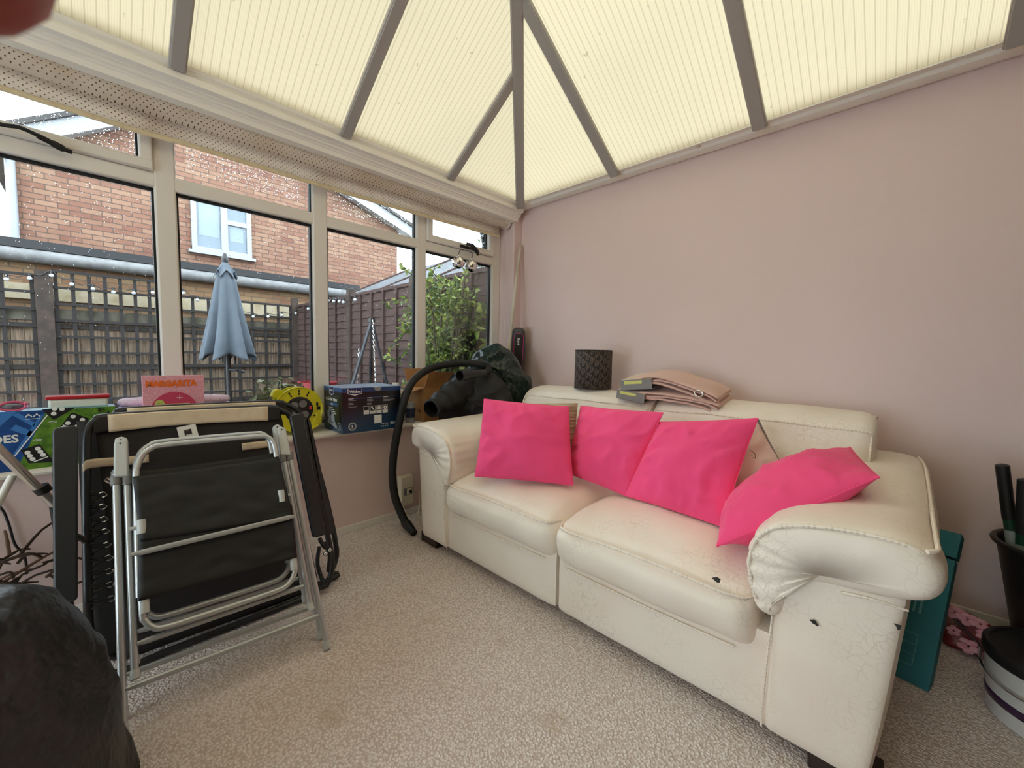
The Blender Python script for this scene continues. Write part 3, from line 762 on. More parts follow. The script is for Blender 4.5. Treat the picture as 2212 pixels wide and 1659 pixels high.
# ---- dominoes game
m_domblue = mat('blue printed card', srgb(28, 84, 158), 0.4, vary=(14, srgb(22, 66, 130), .4, .6))
m_domblue2 = mat('pale blue print', srgb(62, 124, 196), 0.4)
m_skycard = mat('sky blue card', srgb(150, 206, 236), 0.4)
m_grass = mat('grass green print', srgb(106, 150, 44), 0.5, vary=(40, srgb(66, 104, 26), .35, .65))
m_ink2 = mat('black print', srgb(20, 20, 22), 0.5)
m_wprint = mat('white print', srgb(240, 240, 238), 0.5)
dm = thing('board_game_box', 'green and blue dominoes game box standing on the window sill', 'game box', (-0.03, -0.2, ZS))
Y0, Y1, XD, ZD = -0.60, 0.062, 0.015, 0.853
m = M(); m.use(0).box((-0.075, Y0, ZS), (XD, Y1, ZD))
fr = Fr((XD, Y0, ZS), (0, 1, 0), (0, 0, 1)); Wd, Hd = Y1-Y0, ZD-ZS
dmx = lambda u, v: (lambda p: (p.y-Y0, p.z-ZS))(at(u, v, 'x', XD))
m.use(1).pol2(fr, [(0, 0), dmx(32, 986)[:1]+(0.0,), (dmx(102, 897)[0], Hd), (0, Hd)], 0.0006)
m.use(3).pol2(fr, [(dmx(32, 986)[0], 0.0), (Wd, 0), (Wd, Hd), (dmx(102, 897)[0], Hd)], 0.0006)
m.use(2); 
for q in (((0, 890), (38, 888), (0, 921)), ((27, 897), (38, 891), (77, 914), (72, 922)), ((22, 928), (34, 917), (75, 934), (68, 944)), ((86, 897), (97, 894), (36, 984), (27, 984))):
    m.pol2(fr, [dmx(*p) for p in q], 0.001)
m.use(5)
a, b_ = dmx(31, 986), dmx(102, 897)
m.pol2(fr, [(a[0]-.002, a[1]), (a[0]+.002, a[1]), (b_[0]+.002, b_[1]), (b_[0]-.002, b_[1])], 0.0012)
m.use(4)
def domino(px, pips, bar=None):
    m.use(4).pol2(fr, [dmx(*p) for p in px], 0.0014)
    m.use(5)
    for p in pips: 
        u, v = dmx(*p); m.disc(fr, u, v, 0.0075, 0.002, 14)
    if bar: 
        (u0, v0), (u1, v1) = dmx(*bar[0]), dmx(*bar[1]); d = V((u1-u0, v1-v0, 0)).normalized()*0.0018
        m.pol2(fr, [(u0-d.y, v0+d.x), (u0+d.y, v0-d.x), (u1+d.y, v1-d.x), (u1-d.y, v1+d.x)], 0.002)
domino([(90, 884), (163, 880), (118, 906), (114, 905.5)], [(118, 883), (134, 883.5), (116, 893.4)])
domino([(155, 890.5), (193, 904), (176, 932), (122, 932)], [(158, 899.6), (178, 906.5), (146.5, 914), (167, 920.5), (137, 924)], ((135.5, 918), (152, 923.5)))
domino([(85, 959), (106, 984), (118, 998), (62, 1001), (45, 972)], [(59.5, 977.5), (82, 968.7), (64.7, 984.5), (87.5, 975.7), (70.5, 991.6), (93, 982.5)], ((73, 997.5), (104, 986)))
domino([(204, 906), (236, 888), (236, 935), (175, 940), (176, 932)], [(229, 897), (169, 955)])
m.use(5)
for (u, v) in ((82, 953), (113, 909)):
    uu, vv = dmx(u, v); sg = 1 if v > 930 else -1
    for k_ in (0, 1): m.ring(fr, uu, vv-0.012*sg, 0.016+0.005*k_, 0.0016, 0.0012, 10, (math.pi*.3 if sg > 0 else -math.pi*.7), (math.pi*.7 if sg > 0 else -math.pi*.3))
u, v = dmx(41, 954); m.text(fr, 'DOMINOES', u, v, 0.039, 0.0016, 0.0012, align='RIGHT')
u, v = dmx(62, 899)
for s_ in (0, 1):
    m.disc(fr, u+0.020*s_, v+0.006, 0.0028, 0.0016, 8); m.ring(fr, u+0.020*s_, v-0.004, 0.009, 0.003, 0.0016, 10, 0, math.pi)
m.rect(fr, u-0.008, v-0.012, u+0.028, v-0.010, 0.0016)
m.use(4); u, v = dmx(211, 887.5); m.text(fr, '3+', u, v, 0.017, 0.0016, 0.0008, sx=1.15); m.rect(fr, u, v-.005, u+.020, v-.0035, 0.0016)
obj('printed_box', m, [m_skycard, m_domblue, m_domblue2, m_grass, m_ink2, m_wprint], dm, smooth=False)
# ---- container with a red lid
a = at(98, 884, 'x', -0.0); 
ct = thing('food_container', 'white rectangular container with a red lid on top of the game box', 'container', (-0.03, -0.02, ZD))
ya, yb = at(101, 880, 'x', 0.0).y, at(236, 878, 'x', 0.0).y
obj('tub', M().box((-0.075, ya+.003, ZD), (0.0, yb-.002, ZD+0.036)), mat('off white plastic', srgb(226, 230, 218), 0.4), ct, bevel=0.008)
obj('lid', M().box((-0.078, ya-.003, ZD+0.036), (0.004, yb+.004, ZD+0.049)), mat('red plastic', srgb(186, 32, 44), 0.3), ct, bevel=0.004)
# ---- sunglasses
sg_ = thing('sunglasses', 'pink framed sunglasses lying on the blue end of the game box', 'sunglasses', (-0.02, -0.22, ZD))
m_pkp = mat('pink plastic', srgb(232, 110, 150), 0.25)
gy = at(26, 876, 'x', 0.01)
fm_ = M(); ln_ = M()
for c_ in (gy.y, gy.y-0.075):
    pts = [V((0.010-0.006*math.cos(2*math.pi*i/24), c_+0.032*math.cos(2*math.pi*i/24), ZD+0.0195+0.0165*math.sin(2*math.pi*i/24)*(1+0.1*math.cos(2*math.pi*i/24)))) for i in range(24)]
    fm_.tube(pts, 0.0042, 8, True)
    ln_.poly(pts)
fm_.tube([(0.012, gy.y-0.030, ZD+.026), (0.012, gy.y-0.045, ZD+.026)], 0.004, 8)
for c_, s_ in ((gy.y+0.034, 1), (gy.y-0.109, -1)):
    fm_.tube(cat([(0.010, c_-.004*s_, ZD+.029), (0.000, c_+0.004*s_, ZD+.026), (-0.03, c_+0.002*s_, ZD+.014), (-0.072, c_-.01*s_, ZD+.004)], 5), 0.0034, 8)
obj('frame', fm_, m_pkp, sg_); obj('lens', ln_, mat('tinted lens', srgb(150, 158, 176), 0.1, 0.4), sg_, solid=0.0015)
# ---- lilac speckled cloth
m_lil = mat('lilac speckled paper', srgb(236, 214, 240), 0.7, vary=(85, srgb(196, 150, 206), .58, .66))
m = M()
for k_, (z0, z1, ya, yb, xa, xb) in enumerate(((ZS, .70, .075, .52, -.15, -.005), (.70, .775, .07, .50, -.148, -.008), (.775, .842, .075, .485, -.145, -.01), (.842, .872, .08, .47, -.14, -.012))):
    m.softbox((xa, ya, z0), (xb, yb, z1), 0.02, 10, crown=(.004, .01, .003), wob=0.006, wsc=18)
tag(obj('folded_cloth', m, m_lil), 'pale lilac speckled folded cloth behind the pink cocktail sign', 'cloth')
# ---- margarita sign
mg = thing('cocktail_sign', 'pink block sign reading MARGARITA above a cocktail glass', 'sign', (0.02, .27, 0.64))
m_sgn = mat('rose pink printed canvas', srgb(226, 150, 166), 0.7, vary=(220, srgb(240, 180, 190), .45, .6))
m_sgn2 = mat('deep pink print', srgb(206, 66, 100), 0.7); m_org = mat('orange print', srgb(240, 112, 30), 0.7); m_crm = mat('pale lemon print', srgb(226, 214, 150), 0.7)
m_lime = mat('lime print', srgb(190, 200, 80), 0.7)
XM = 0.028
sx = lambda u, v: (lambda p: (p.y, p.z))(at(u, v, 'x', XM))
yl, yr = sx(308, 845)[0], sx(441, 845)[0]; zt = sx(375, 811.5)[1]
m = M(); m.box((XM-.035, yl, 0.64), (XM, yr, zt)); fr = Fr((XM, 0, 0), (0, 1, 0), (0, 0, 1))
u, v = sx(314, 836); u1, _ = sx(434, 834)
m.use(2).text(fr, 'MARGARITA', u, v, 0.036, 0.0012, 0.0022, sx=(u1-u)/0.2205)
yc, zc = sx(378, 893); m.use(1).disc(fr, yc, zc, sx(427, 880)[0]-yc+.004, 0.0008, 36, ry=sx(378, 846)[1]-zc)
m.use(3).pol2(fr, [sx(351, 873), sx(410, 870), sx(402, 880), sx(385, 886), sx(360, 884)], 0.0016)
cx_, cz_ = sx(345, 872); m.use(4).disc(fr, cx_, cz_, 0.017, 0.002, 20); m.use(3).ring(fr, cx_, cz_, 0.014, 0.003, 0.0024, 20)
for i in range(6): 
    a = i*math.pi/3; m.pol2(fr, [(cx_, cz_), (cx_+.011*math.cos(a-.12), cz_+.011*math.sin(a-.12)), (cx_+.011*math.cos(a+.12), cz_+.011*math.sin(a+.12))], 0.0026)
px_, pz_ = sx(388, 858.5); m.use(5).rect(fr, px_-.011, pz_-.0008, px_+.011, pz_+.0008, 0.002).rect(fr, px_-.0008, pz_-.011, px_+.0008, pz_+.011, 0.002)
px_, pz_ = sx(414, 881); m.rect(fr, px_-.005, pz_-.0006, px_+.005, pz_+.0006, 0.002).rect(fr, px_-.0006, pz_-.005, px_+.0006, pz_+.005, 0.002)
obj('printed_block', m, [m_sgn, m_sgn2, m_org, m_crm, m_lime, m_wprint], mg, smooth=False)
# ---- cable reel
m_yel = mat('yellow plastic', srgb(214, 206, 30), 0.35)
rl = thing('cable_reel', 'round yellow extension cable reel with black socket panel by the window', 'cable reel', (-0.05, 0.81, ZS))
rc = V((-0.045, at(646.5, 882, 'x', -0.045).y, 0.768)); R_ = 0.1275
o_ = M(); o_.lathe([(0.062, 0.0), (R_-.008, 0.0), (R_-.004, 0.004), (R_, 0.004), (R_+.001, -0.004), (R_-.003, -0.008), (0.06, -0.008)], rc, (1, 0, 0), 56, False, False)
o_.lathe([(0.062, -0.070), (R_-.004, -0.070), (R_, -0.074), (R_-.004, -0.080), (0.02, -0.080)], rc, (1, 0, 0), 48, False, True)
fr = Fr(rc+V((0.0015, 0, 0)), (0, 1, 0), (0, 0, 1)); pol = lambda r, a: (r*math.cos(math.radians(a)), r*math.sin(math.radians(a)))
m = o_.use(1)
for a in (90, 118, 62, -26): 
    for r0_, r1_ in ((.083, .096), (.099, .113)):
        u0, v0 = pol(r0_, a); u1, v1 = pol(r1_, a); d = V((-math.sin(math.radians(a)), math.cos(math.radians(a)), 0))*0.004
        m.pol2(fr, [(u0-d.x, v0-d.y), (u1-d.x, v1-d.y), (u1+d.x, v1+d.y), (u0+d.x, v0+d.y)], 0.0004)
u, v = pol(.10, 16); m.rect(fr, u-.006, v-.012, u+.006, v+.008, 0.0004); u, v = pol(.105, 2); m.rect(fr, u-.012, v-.011, u+.008, v+.008, 0.0004)
u0, v0 = pol(.072, 147); u1, v1 = pol(.108, 147); m.pol2(fr, [(u0, v0-.001), (u1, v1-.001), (u1, v1+.001), (u0, v0+.001)], 0.0004)
u, v = pol(.105, 172); m.rect(fr, u-.006, v-.004, u+.006, v+.004, .0004)
obj('drum', m, [m_yel, m_ink2], rl)
m = M().lathe([(0.0, 0.005), (0.066, 0.005), (0.074, 0.001), (0.074, -0.02)], rc+V((0, 0, 0)), (1, 0, 0), 40, False, False); obj('socket_panel', m, m_black, rl)
m_grey = mat('mid grey plastic', srgb(120, 120, 118), 0.5)
for a in (135, 62, -45, 225):
    u, v = pol(.038, a); obj('socket', M().ring(fr, u, v, 0.021, 0.0016, 0.005, 28).disc(fr, u, v, .0195, .0045), [m_grey], rl, smooth=False)
pn = [x for x in bpy.data.objects if x.parent == rl and x.name.startswith('socket') and not x.name.startswith('socket_panel')]
u, v = pol(.058, 8); obj('switch', M().box((rc.x+.003, rc.y+u-.006, rc.z+v-.010), (rc.x+.009, rc.y+u+.006, rc.z+v+.010)), mat('red switch', srgb(226, 50, 50), 0.3), rl, bevel=.002)
m = M()
for i in range(5): m.tube([rc+V((-0.015-0.011*i, (R_-.022)*math.cos(t*math.pi/20), (R_-.022)*math.sin(t*math.pi/20))) for t in range(40)], 0.0058, 8, True)
obj('coiled_cable', m, m_rubber, rl)
hp = at(598, 851, 'x', -0.08); fr3 = Fr((-0.085, hp.y, hp.z), (0, 1, 0), (0, 0, 1))
obj('handle', M().prism([(-.030, -.012), (-.018, .020), (.004, .028), (.026, .020), (.040, -.006), (.006, -.034)], fr3, -0.02, 0.02), m_yel, rl, bevel=.005)
fp = at(690, 905, 'x', -0.06)
obj('base', M().prism([(-.10, -.055-.0), (.045, -.012), (.045, -.022), (-.03, -.06)], Fr((-.06, rc.y+.055, rc.z-.078), (0, 1, 0), (0, 0, 1)), -.03, .03).prism([(0.02, .03), (.052, -.008), (.052, -.03), (-.02, -.06)], Fr((-.06, rc.y+.075, rc.z-.052), (0, 1, 0), (0, 0, 1)), -.02, .02), m_yel, rl, bevel=.004)
hb = at(702, 908, 'x', -0.035); obj('crank_hub', M().lathe([(0.0, .006), (.011, .006), (.018, .0), (.018, -.03)], hb, (1, 0, 0), 20, False, True), m_black, rl)
# ---- saw box
sw = thing('tool_box_carton', 'dark blue printed circular saw carton on the window sill', 'box', (-0.02, 1.16, ZS))
xa, xb, ya, yb, za, zb_ = -0.152, 0.108, 0.978, 1.345, ZS, 0.892
def sawcol(nt, b):
    s = sep(nt); z = ramp(nt, math_n(nt, 'ADD', s[2], math_n(nt, 'MULTIPLY', noise_n(nt, 9, 3), 0.05)), 0.02, 0.17)
    c = mixc(nt, z, srgb(20, 66, 104), srgb(24, 20, 28)); top = math_n(nt, 'GREATER_THAN', s[2], 0.235)
    nt.links.new(mixc(nt, top, c, srgb(34, 66, 118)), b.inputs['Base Color'])
m_saw = mat('dark blue glossy carton', srgb(24, 34, 56), 0.28, custom=sawcol)
m_nav = mat('navy print', srgb(22, 34, 100), 0.4); m_lblue = mat('light blue card', srgb(120, 150, 200), 0.35, vary=(20, srgb(160, 186, 220), .4, .6))
m_dgr = mat('dark olive print', srgb(44, 52, 34), 0.4); m_lgr = mat('pale grey print', srgb(190, 196, 204), 0.5); m_mid = mat('steel blue print', srgb(52, 88, 142), 0.4)
m = M().box((xa, ya, za), (xb, yb, zb_-.002))
m.use(2).box((xa, ya-.002, zb_-.003), (xb-.06, yb, zb_)); m.box((xb-.055, ya, zb_-.002), (xb+.002, yb, zb_+.001))
F = Fr((xb, ya, za), (0, 1, 0), (0, 0, 1)); Wf, Hf = yb-ya, zb_-za
def shield(fr, u, v, w_, h, o):
    m.use(1).pol2(fr, [(u, v), (u, v-h*.8), (u+w_/2, v-h), (u+w_, v-h*.8), (u+w_, v)], o)
    m.use(3).pol2(fr, [(u-.004, v), (u-.004, v-h*.82-.001), (u+w_/2, v-h-.006), (u+w_+.004, v-h*.82-.001), (u+w_+.004, v)], o-.0006)
shield(F, .034, Hf-.006, .078, .034, .0016)
m.use(3).text(F, 'Wickes', .040, Hf-.030, .024, .002, .0008, sx=0.92)
for u, lines in ((.034, (.05, 0, .03, .036, .02, .056)), (.146, (.04, .044, .034, .034, .028)), (.25, (.05, .085, .05))):
    m.use(6).rect(F, u, Hf-.064, u+.095, Hf-.060, .001); m.use(3).rect(F, u, Hf-.0655, u+.03, Hf-.062, .0014)
    for i, L_ in enumerate(lines): 
        if L_: m.use(5).rect(F, u, Hf-.074-.0075*i, u+L_*0.9, Hf-.0722-.0075*i, .001)
for i in range(4):
    u = .124+.040*i; v = Hf-.160; m.use(3).rect(F, u, v, u+.034, v+.048, .001); m.use(4).rect(F, u+.002, v+.018, u+.032, v+.046, .0014)
    m.use(5).rect(F, u+.006, v+.010, u+.028, v+.012, .0014).rect(F, u+.004, v+.005, u+.030, v+.007, .0014)
    m.use(3)
    if i >= 2: m.disc(F, u+.017, v+.032, .011, .0018, 18); m.use(4).disc(F, u+.017, v+.032, .004, .0022, 10)
    elif i == 1: m.pol2(F, [(u+.004, v+.044), (u+.014, v+.044), (u+.028, v+.022), (u+.022, v+.020), (u+.010, v+.036)], .0018)
    else: m.rect(F, u+.003, v+.020, u+.031, v+.024, .0018)
m.use(3).rect(F, .19, .042, .238, .092, .001)
m.use(5).ring(F, .056, .038, .024, .005, .001); m.ring(F, .056, .038, .017, .0015, .001); m.use(3).text(F, '2', .049, .030, .022, .0014, .001)
for i in range(4):
    for j in range(2): m.use(5).disc(F, .238+.013*i, .020+.015*j, .0045, .001, 8)
m.use(5).rect(F, .296, .024, .318, .044, .001).rect(F, .338, .022, .362, .042, .001).rect(F, .324, .024, .334, .044, .001)
S = Fr((xa, ya, za), (1, 0, 0), (0, 0, 1)); Ws = xb-xa
m.use(4).rect(S, .115, .05, Ws-.02, Hf-.03, .0005); m.use(7).rect(S, .13, .05, .215, Hf-.05, .0008)
m.use(6).rect(S, 0, Hf-.022, Ws, Hf-.004, .0009)
shield(S, .085, Hf-.004, .06, .042, .0016); m.use(3).text(S, 'Wickes', .090, Hf-.026, .016, .002, .0006, sx=.9)
m.use(3).text(S, 'Circular Saw 185mm', .030, Hf-.082, .026, .0014, .0012, sx=.72)
m.use(6).rect(S, .030, Hf-.112, .20, Hf-.092, .001); m.use(3).text(S, '1400W', .095, Hf-.107, .012, .0014, .0006)
for i in range(4): m.use(3).rect(S, .07+.004*i, Hf-.126-.011*i, .13+.016*i, Hf-.121-.011*i, .001)
sawp = [(.055, .075), (.05, .11), (.075, .130), (.09, .145), (.12, .125), (.15, .09), (.155, .06), (.185, .035), (.175, .018), (.14, .03), (.095, .045), (.06, .04)]
m.use(8).pol2(S, sawp, .001); m.use(4).pol2(S, [(.082, .098), (.092, .118), (.112, .104), (.105, .088)], .0016)
m.use(5).pol2(S, [(.06, .044), (.05, .058), (.185, .030), (.19, .022)], .0014); m.use(4).ring(S, .115, .068, .022, .004, .0016, 20, 2.6, 5.6)
m.use(5).ring(S, .218, .038, .022, .005, .001); m.use(3).text(S, '2', .212, .030, .02, .0014, .001)
obj('printed_carton', m, [m_saw, m_nav, m_lblue, m_wprint, m_ink2, m_lgr, m_mid, m_dgr, mat('silver print', srgb(170, 178, 190), .4)], sw, smooth=False)
tp = M().pol2(F, [(.185, Hf+.001), (.24, Hf+.001), (.232, Hf-.02), (.218, Hf-.026), (.2, Hf-.024), (.192, Hf-.012)], .0016)
obj('clear_tape', tp, mat('clear tape', srgb(150, 150, 156), 0.1, spec=0.8), sw, smooth=False)
# ---- bottle and tin
bt_ = at(855, 830, 'x', -0.07)
b0 = thing('white_bottle', 'white bottle showing its cap behind the saw carton', 'bottle', (-0.07, 1.40, ZS)); yb_ = at(855, 826, 'x', -0.07).y
obj('bottle_body', M().lathe([(.03, 0), (.034, .004), (.034, .17), (.03, .20), (.018, .225), (.018, .235)], (-0.07, yb_, ZS), n=24), m_white, b0)
obj('cap', M().lathe([(.0225, .235), (.0235, .238), (.0235, .262), (.021, .266), (0, .266)], (-0.07, yb_, ZS), n=24), m_white, b0)
yt = at(886, 900, 'x', 0.0).y
t0 = thing('paint_tin', 'small grey tin with a dark label in front of the open cardboard box', 'tin', (0.0, yt, ZS))
obj('tin_body', M().lathe([(.030, 0), (.031, .003), (.031, .128), (.029, .131)], (0.0, yt, ZS), n=28), mat('pale grey tin', srgb(170, 172, 176), .35), t0)
obj('label_band', M().lathe([(.0316, .035), (.0316, .10)], (0.0, yt, ZS), n=28, cap0=False, cap1=False), mat('dark blue label', srgb(50, 62, 92), .4), t0)
obj('lid', M().lathe([(.032, .128), (.032, .136), (.028, .136), (.027, .132), (0, .132)], (0.0, yt, ZS), n=28), mat('pale grey tin', (1, 1, 1)), t0)
pk = M().softbox((-0.12, 1.455, ZS), (-0.075, 1.515, 0.845), .008, 6, wob=.004, wsc=20)
tag(obj('paper_packet', pk, mat('white printed paper', srgb(226, 222, 212), .6, vary=(60, srgb(120, 130, 150), .6, .65))), 'white printed paper packet squeezed between the saw carton and cardboard box', 'packet')
# ---- open cardboard box
cb = thing('cardboard_box', 'brown cardboard box with its flaps standing open on the sill', 'box', (-0.05, 1.66, ZS))
xa, xb, ya, yb, zt_ = -0.150, 0.045, 1.560, 1.79, .862
m = M()
for lo, hi in (((xa, ya, ZS), (xb, ya+.004, zt_)), ((xa, yb-.004, ZS), (xb, yb, zt_)), ((xa, ya+.004, ZS), (xa+.004, yb-.004, zt_)), ((xb-.004, ya+.004, ZS), (xb, yb-.004, zt_)), ((xa, ya, ZS), (xb, yb, ZS+.004))): m.box(lo, hi)
Fb = Fr((xb, ya, ZS), (0, 1, 0), (0, 0, 1)); m.use(1)
for i in range(7): m.rect(Fb, .055, .165-.014*i, .055+.08+.02*((i*7) % 3), .171-.014*i, .001)
Fb = Fr((xa, ya, ZS), (1, 0, 0), (0, 0, 1))
for i in range(4): m.rect(Fb, .05+.03*i, .06, .066+.03*i, .085, .001)
obj('carton', m, [m_card, mat('brown carton print', srgb(110, 76, 44), .8)], cb, smooth=False)
def flap(p, q, r_, s_): 
    mm = M(); n_ = (V(q)-V(p)).cross(V(s_)-V(p)).normalized()*.002
    a_ = [V(x)+n_ for x in (p, q, r_, s_)]; b2_ = [V(x)-n_ for x in (p, q, r_, s_)]
    mm.add(a_+b2_, [(0, 1, 2, 3), (7, 6, 5, 4), (0, 4, 5, 1), (1, 5, 6, 2), (2, 6, 7, 3), (3, 7, 4, 0)]); obj('flap', mm, m_card, cb, smooth=False)
flap((xb, ya, zt_), (xb, yb, zt_), (xb+.02, yb+.035, zt_+.105), (xb+.03, ya+.02, zt_+.11))
flap((xa, yb, zt_), (xa, ya, zt_), (xa-.0, ya-.035, zt_+.125), (xa-.0, yb, zt_+.125))
flap((xb, ya, zt_), (xa, ya, zt_), (xa+.0, ya-.06, zt_+.01), (xb-.01, ya-.085, zt_-.02))
# ---- disco balls hanging on the far handle
m_mir = mat('mirror tile', (0.82, 0.80, 0.80), 0.06, 1.0)
for i, (u, v, lab) in enumerate(((990, 567, 'small mirror disco ball hanging from the far window handle, the left one of two'), (1017.5, 574, 'small mirror disco ball hanging from the far window handle, the right one of two'))):
    c_ = at(u, v, 'x', -0.05+.02*i); r_ = .046
    th = thing('disco_ball', lab, 'disco ball', c_-V((0, 0, r_)), 'mirror disco balls on the window handle')
    obj('mirror_ball', M().sphere(c_, r_, 22), m_mir, th, smooth=False)
    obj('stem', M().tube(cat([c_+V((0, 0, r_)), c_+V((.004, .012, r_+.045)), at(1003+5*i, 540, 'x', -0.07)+V((0, 0, .0))], 8), .0032, 8), mat('green grey wire', srgb(96, 100, 82), .4), th)
    obj('cap', M().lathe([(.010, -.003), (.010, .006), (.004, .008)], c_+V((0, 0, r_)), n=12), m_chrome, th)
# ================================================================ FOLDED CAMPING CHAIRS
ca, cbp = V((.865, .024, 0)), V((.916, .565, 0)); ce = (cbp-ca).normalized(); cup = V((0, 0, 1))+V((-ce.y, ce.x, 0))*0.5; cn = ce.cross(cup).normalized()
if cn.dot(CAM-ca) < 0: cn = -cn
def ch(u, v, o=0.0): return hit(u, v, ca+cn*o, cn)
def chs(px, o=0.0, k=1): 
    p = [ch(u, v, o) for u, v in px]; return cat(p, k) if k > 1 else p
m_text = mat('black textilene mesh', srgb(21, 20, 21), 0.55, bump=(700, 0.3, 0.001))
m_cap = mat('pale grey plastic', srgb(196, 200, 200), 0.4)
chair = thing('folding_chair', 'folded silver and black camping chair, the front one of two leaning together', 'chair', (ca+cbp)/2, 'folded silver camping chairs')
RT = 0.0095
for px in (((250, 1025), (258, 1300), (267, 1590)), ((625, 978), (666, 1190), (708, 1402))):
    p = chs(px); p[-1].z = max(p[-1].z, 0.004)
    l = obj('leg', M().tube(p, RT, 12), m_steel, chair)
    e = p[-1]; d = (p[-1]-p[-2]).normalized(); obj('foot_cap', M().lathe([(RT*1.25, -.03), (RT*1.3, -.004), (RT*1.1, .0)], V((e.x, e.y, max(e.z, .001))), d, 12), m_cap, l)
for px in (((274, 1025), (282, 1240), (291.5, 1462)), ((611, 980), (642, 1150), (672, 1314))):
    p = chs(px); l = obj('leg', M().tube(p, RT, 12), m_steel, chair)
    d = (p[-1]-p[-2]).normalized(); obj('foot_cap', M().lathe([(RT*1.25, -.02), (RT*1.3, .004), (RT*.9, .008)], p[-1], d, 12), m_cap, l)
for px in (((246, 1032), (247, 957), (276, 957), (279, 1032)), ((604, 985), (598, 928), (616, 927), (628, 985))):
    q = [ch(u, v) for u, v in px]; cen = sum(q, V())/4; fr = Fr(cen, q[3]-q[0], q[1]-q[0])
    if fr.n.dot(cn) < 0: fr.n = -fr.n
    pp = [((p-cen).dot(fr.ux), (p-cen).dot(fr.uy)) for p in q]; md = ((pp[1][0]+pp[2][0])/2, (pp[1][1]+pp[2][1])/2+.008)
    bk = obj('joint_cover', M().prism([pp[0], pp[1], md, pp[2], pp[3]], fr, -.014, .016), m_cap, chair, bevel=.005)
    obj('screw', M().disc(fr, md[0], md[1]-.014, .003, .0165, 10), m_ink2, bk, smooth=False)
for (u, v) in ((250, 1038), (275, 1038), (611, 990), (626, 986)):
    c_ = ch(u, v); obj('collar', M().lathe([(RT+.003, -.016), (RT+.004, -.012), (RT+.004, .012), (RT+.003, .016)], c_, (ch(u+4, v+60)-c_), 14), m_grey, chair)
# back hoop, seat hoop
hoop = [(301, 1290), (297, 1150), (294, 1030), (297, 1008), (306, 985), (325, 970), (350, 962), (450, 952), (555, 943), (577, 944), (590, 956), (596, 980), (612, 1080), (634, 1200)]
obj('back_hoop', M().tube(chs(hoop, .022, 6), RT, 12), m_steel, chair)
hoop = [(301, 1200), (308, 1322), (314, 1341), (330, 1354), (358, 1354), (450, 1325), (589, 1279), (622, 1262), (636, 1238), (636, 1210), (625, 1150)]
obj('seat_hoop', M().tube(chs(hoop, .020, 6), RT, 12), m_steel, chair)
for px in (((282, 1199), (636, 1115)), ((296, 1391), (656, 1266)), ((272, 1489), (690, 1329))):
    p = chs(px, .046 if px[0][0] == 282 else .002); k_ = p[0].lerp(p[1], .05), p[0].lerp(p[1], .95)
    obj('crossbar', M().tube([p[0], k_[0], k_[1], p[1]], [.006, .009, .009, .006], 8), m_steel, chair)
def sling(corners, o, name):
    q = [ch(u, v, o) for u, v in corners]
    m = M().grid(lambda a, b_: (q[0]*(1-a)+q[1]*a)*(1-b_)+(q[3]*(1-a)+q[2]*a)*b_ + cn*(-.010*(4*a*(1-a))+.004*noise.noise(V((a*6, b_*6, o)))), 30, 20)
    return obj(name, m, m_text, chair, solid=.003)
sling(((286, 1030), (602, 986), (634, 1118), (303, 1170)), .037, 'back_fabric')
sling(((298, 1150), (630, 1090), (642, 1204), (299, 1299)), .034, 'seat_fabric')
for (u, v, d) in ((306, 1138, 1), (608, 1072, -1)):
    c_ = ch(u, v, .030); obj('clamp', M().tube([c_+cup*.02, c_-cup*.02], .013, 12).tube([c_, c_-ce*.03*d], .006, 8), m_cap, chair)
for (u, v) in ((312, 1306), (634, 1216)):
    c_ = ch(u, v, .020); obj('clamp', M().tube([c_+cup*.022, c_-cup*.022], .0125, 12), m_cap, chair)
dup(chair, V((-0.072, 0.004, 0)), 'folded silver and black camping chair, the one behind, nearest the black recliners', 'folded silver camping chairs')

# ================================================================ FOLDED RECLINERS
m_blk = mat('black painted tube', srgb(34, 34, 36), 0.35)
m_sling = mat('dark brown black sling', srgb(35, 31, 31), 0.75, bump=(900, 0.15, 0.001))
m_cband = mat('cream webbing', srgb(232, 214, 186), 0.75, vary=(20, srgb(222, 200, 168), .5, .7))
m_pad = mat('black armrest plastic', srgb(45, 47, 50), 0.42)
m_lace = mat('black bungee lace', srgb(16, 16, 18), 0.6)
ra = V((.55, 0, 0)); rn = V((0, 1, 0)).cross(V((-.3, 0, 1))).normalized()
if rn.x < 0: rn = -rn
def rc_(u, v, o=0.0): return hit(u, v, ra+rn*o, rn)
def rcs(px, o=0.0, k=6): return cat([rc_(u, v, o) for u, v in px], k)
rec = thing('folding_recliner', 'folded black recliner chair with cream head band, the front one of two', 'chair', (.54, .35, 0), 'folded black recliners')
frame_px = [(703, 1268), (715, 1240), (716, 1200), (690, 1080), (656, 965), (645, 925), (628, 898), (600, 884), (575, 880), (400, 889), (232, 900), (208, 908), (192, 928), (187, 960), (187, 1120), (190, 1300)]
fp_ = rcs(frame_px)
fp_[0].z = max(fp_[0].z, .02)
obj('tube_frame', M().tube(fp_, 0.0125, 12), m_blk, rec)
bl_, br_ = rc_(190, 1300), rc_(703, 1268)
obj('tube_frame_foot', M().tube(cat([rc_(190, 1290), rc_(192, 1310)-V((0, 0, .10)), V((.54, .0, .016)), V((.545, .15, .016)), V((.545, .60, .016)), rc_(700, 1262)+V((.0, -.03, -.01)), rc_(703, 1266)], 6), 0.0125, 10), m_blk, rec)
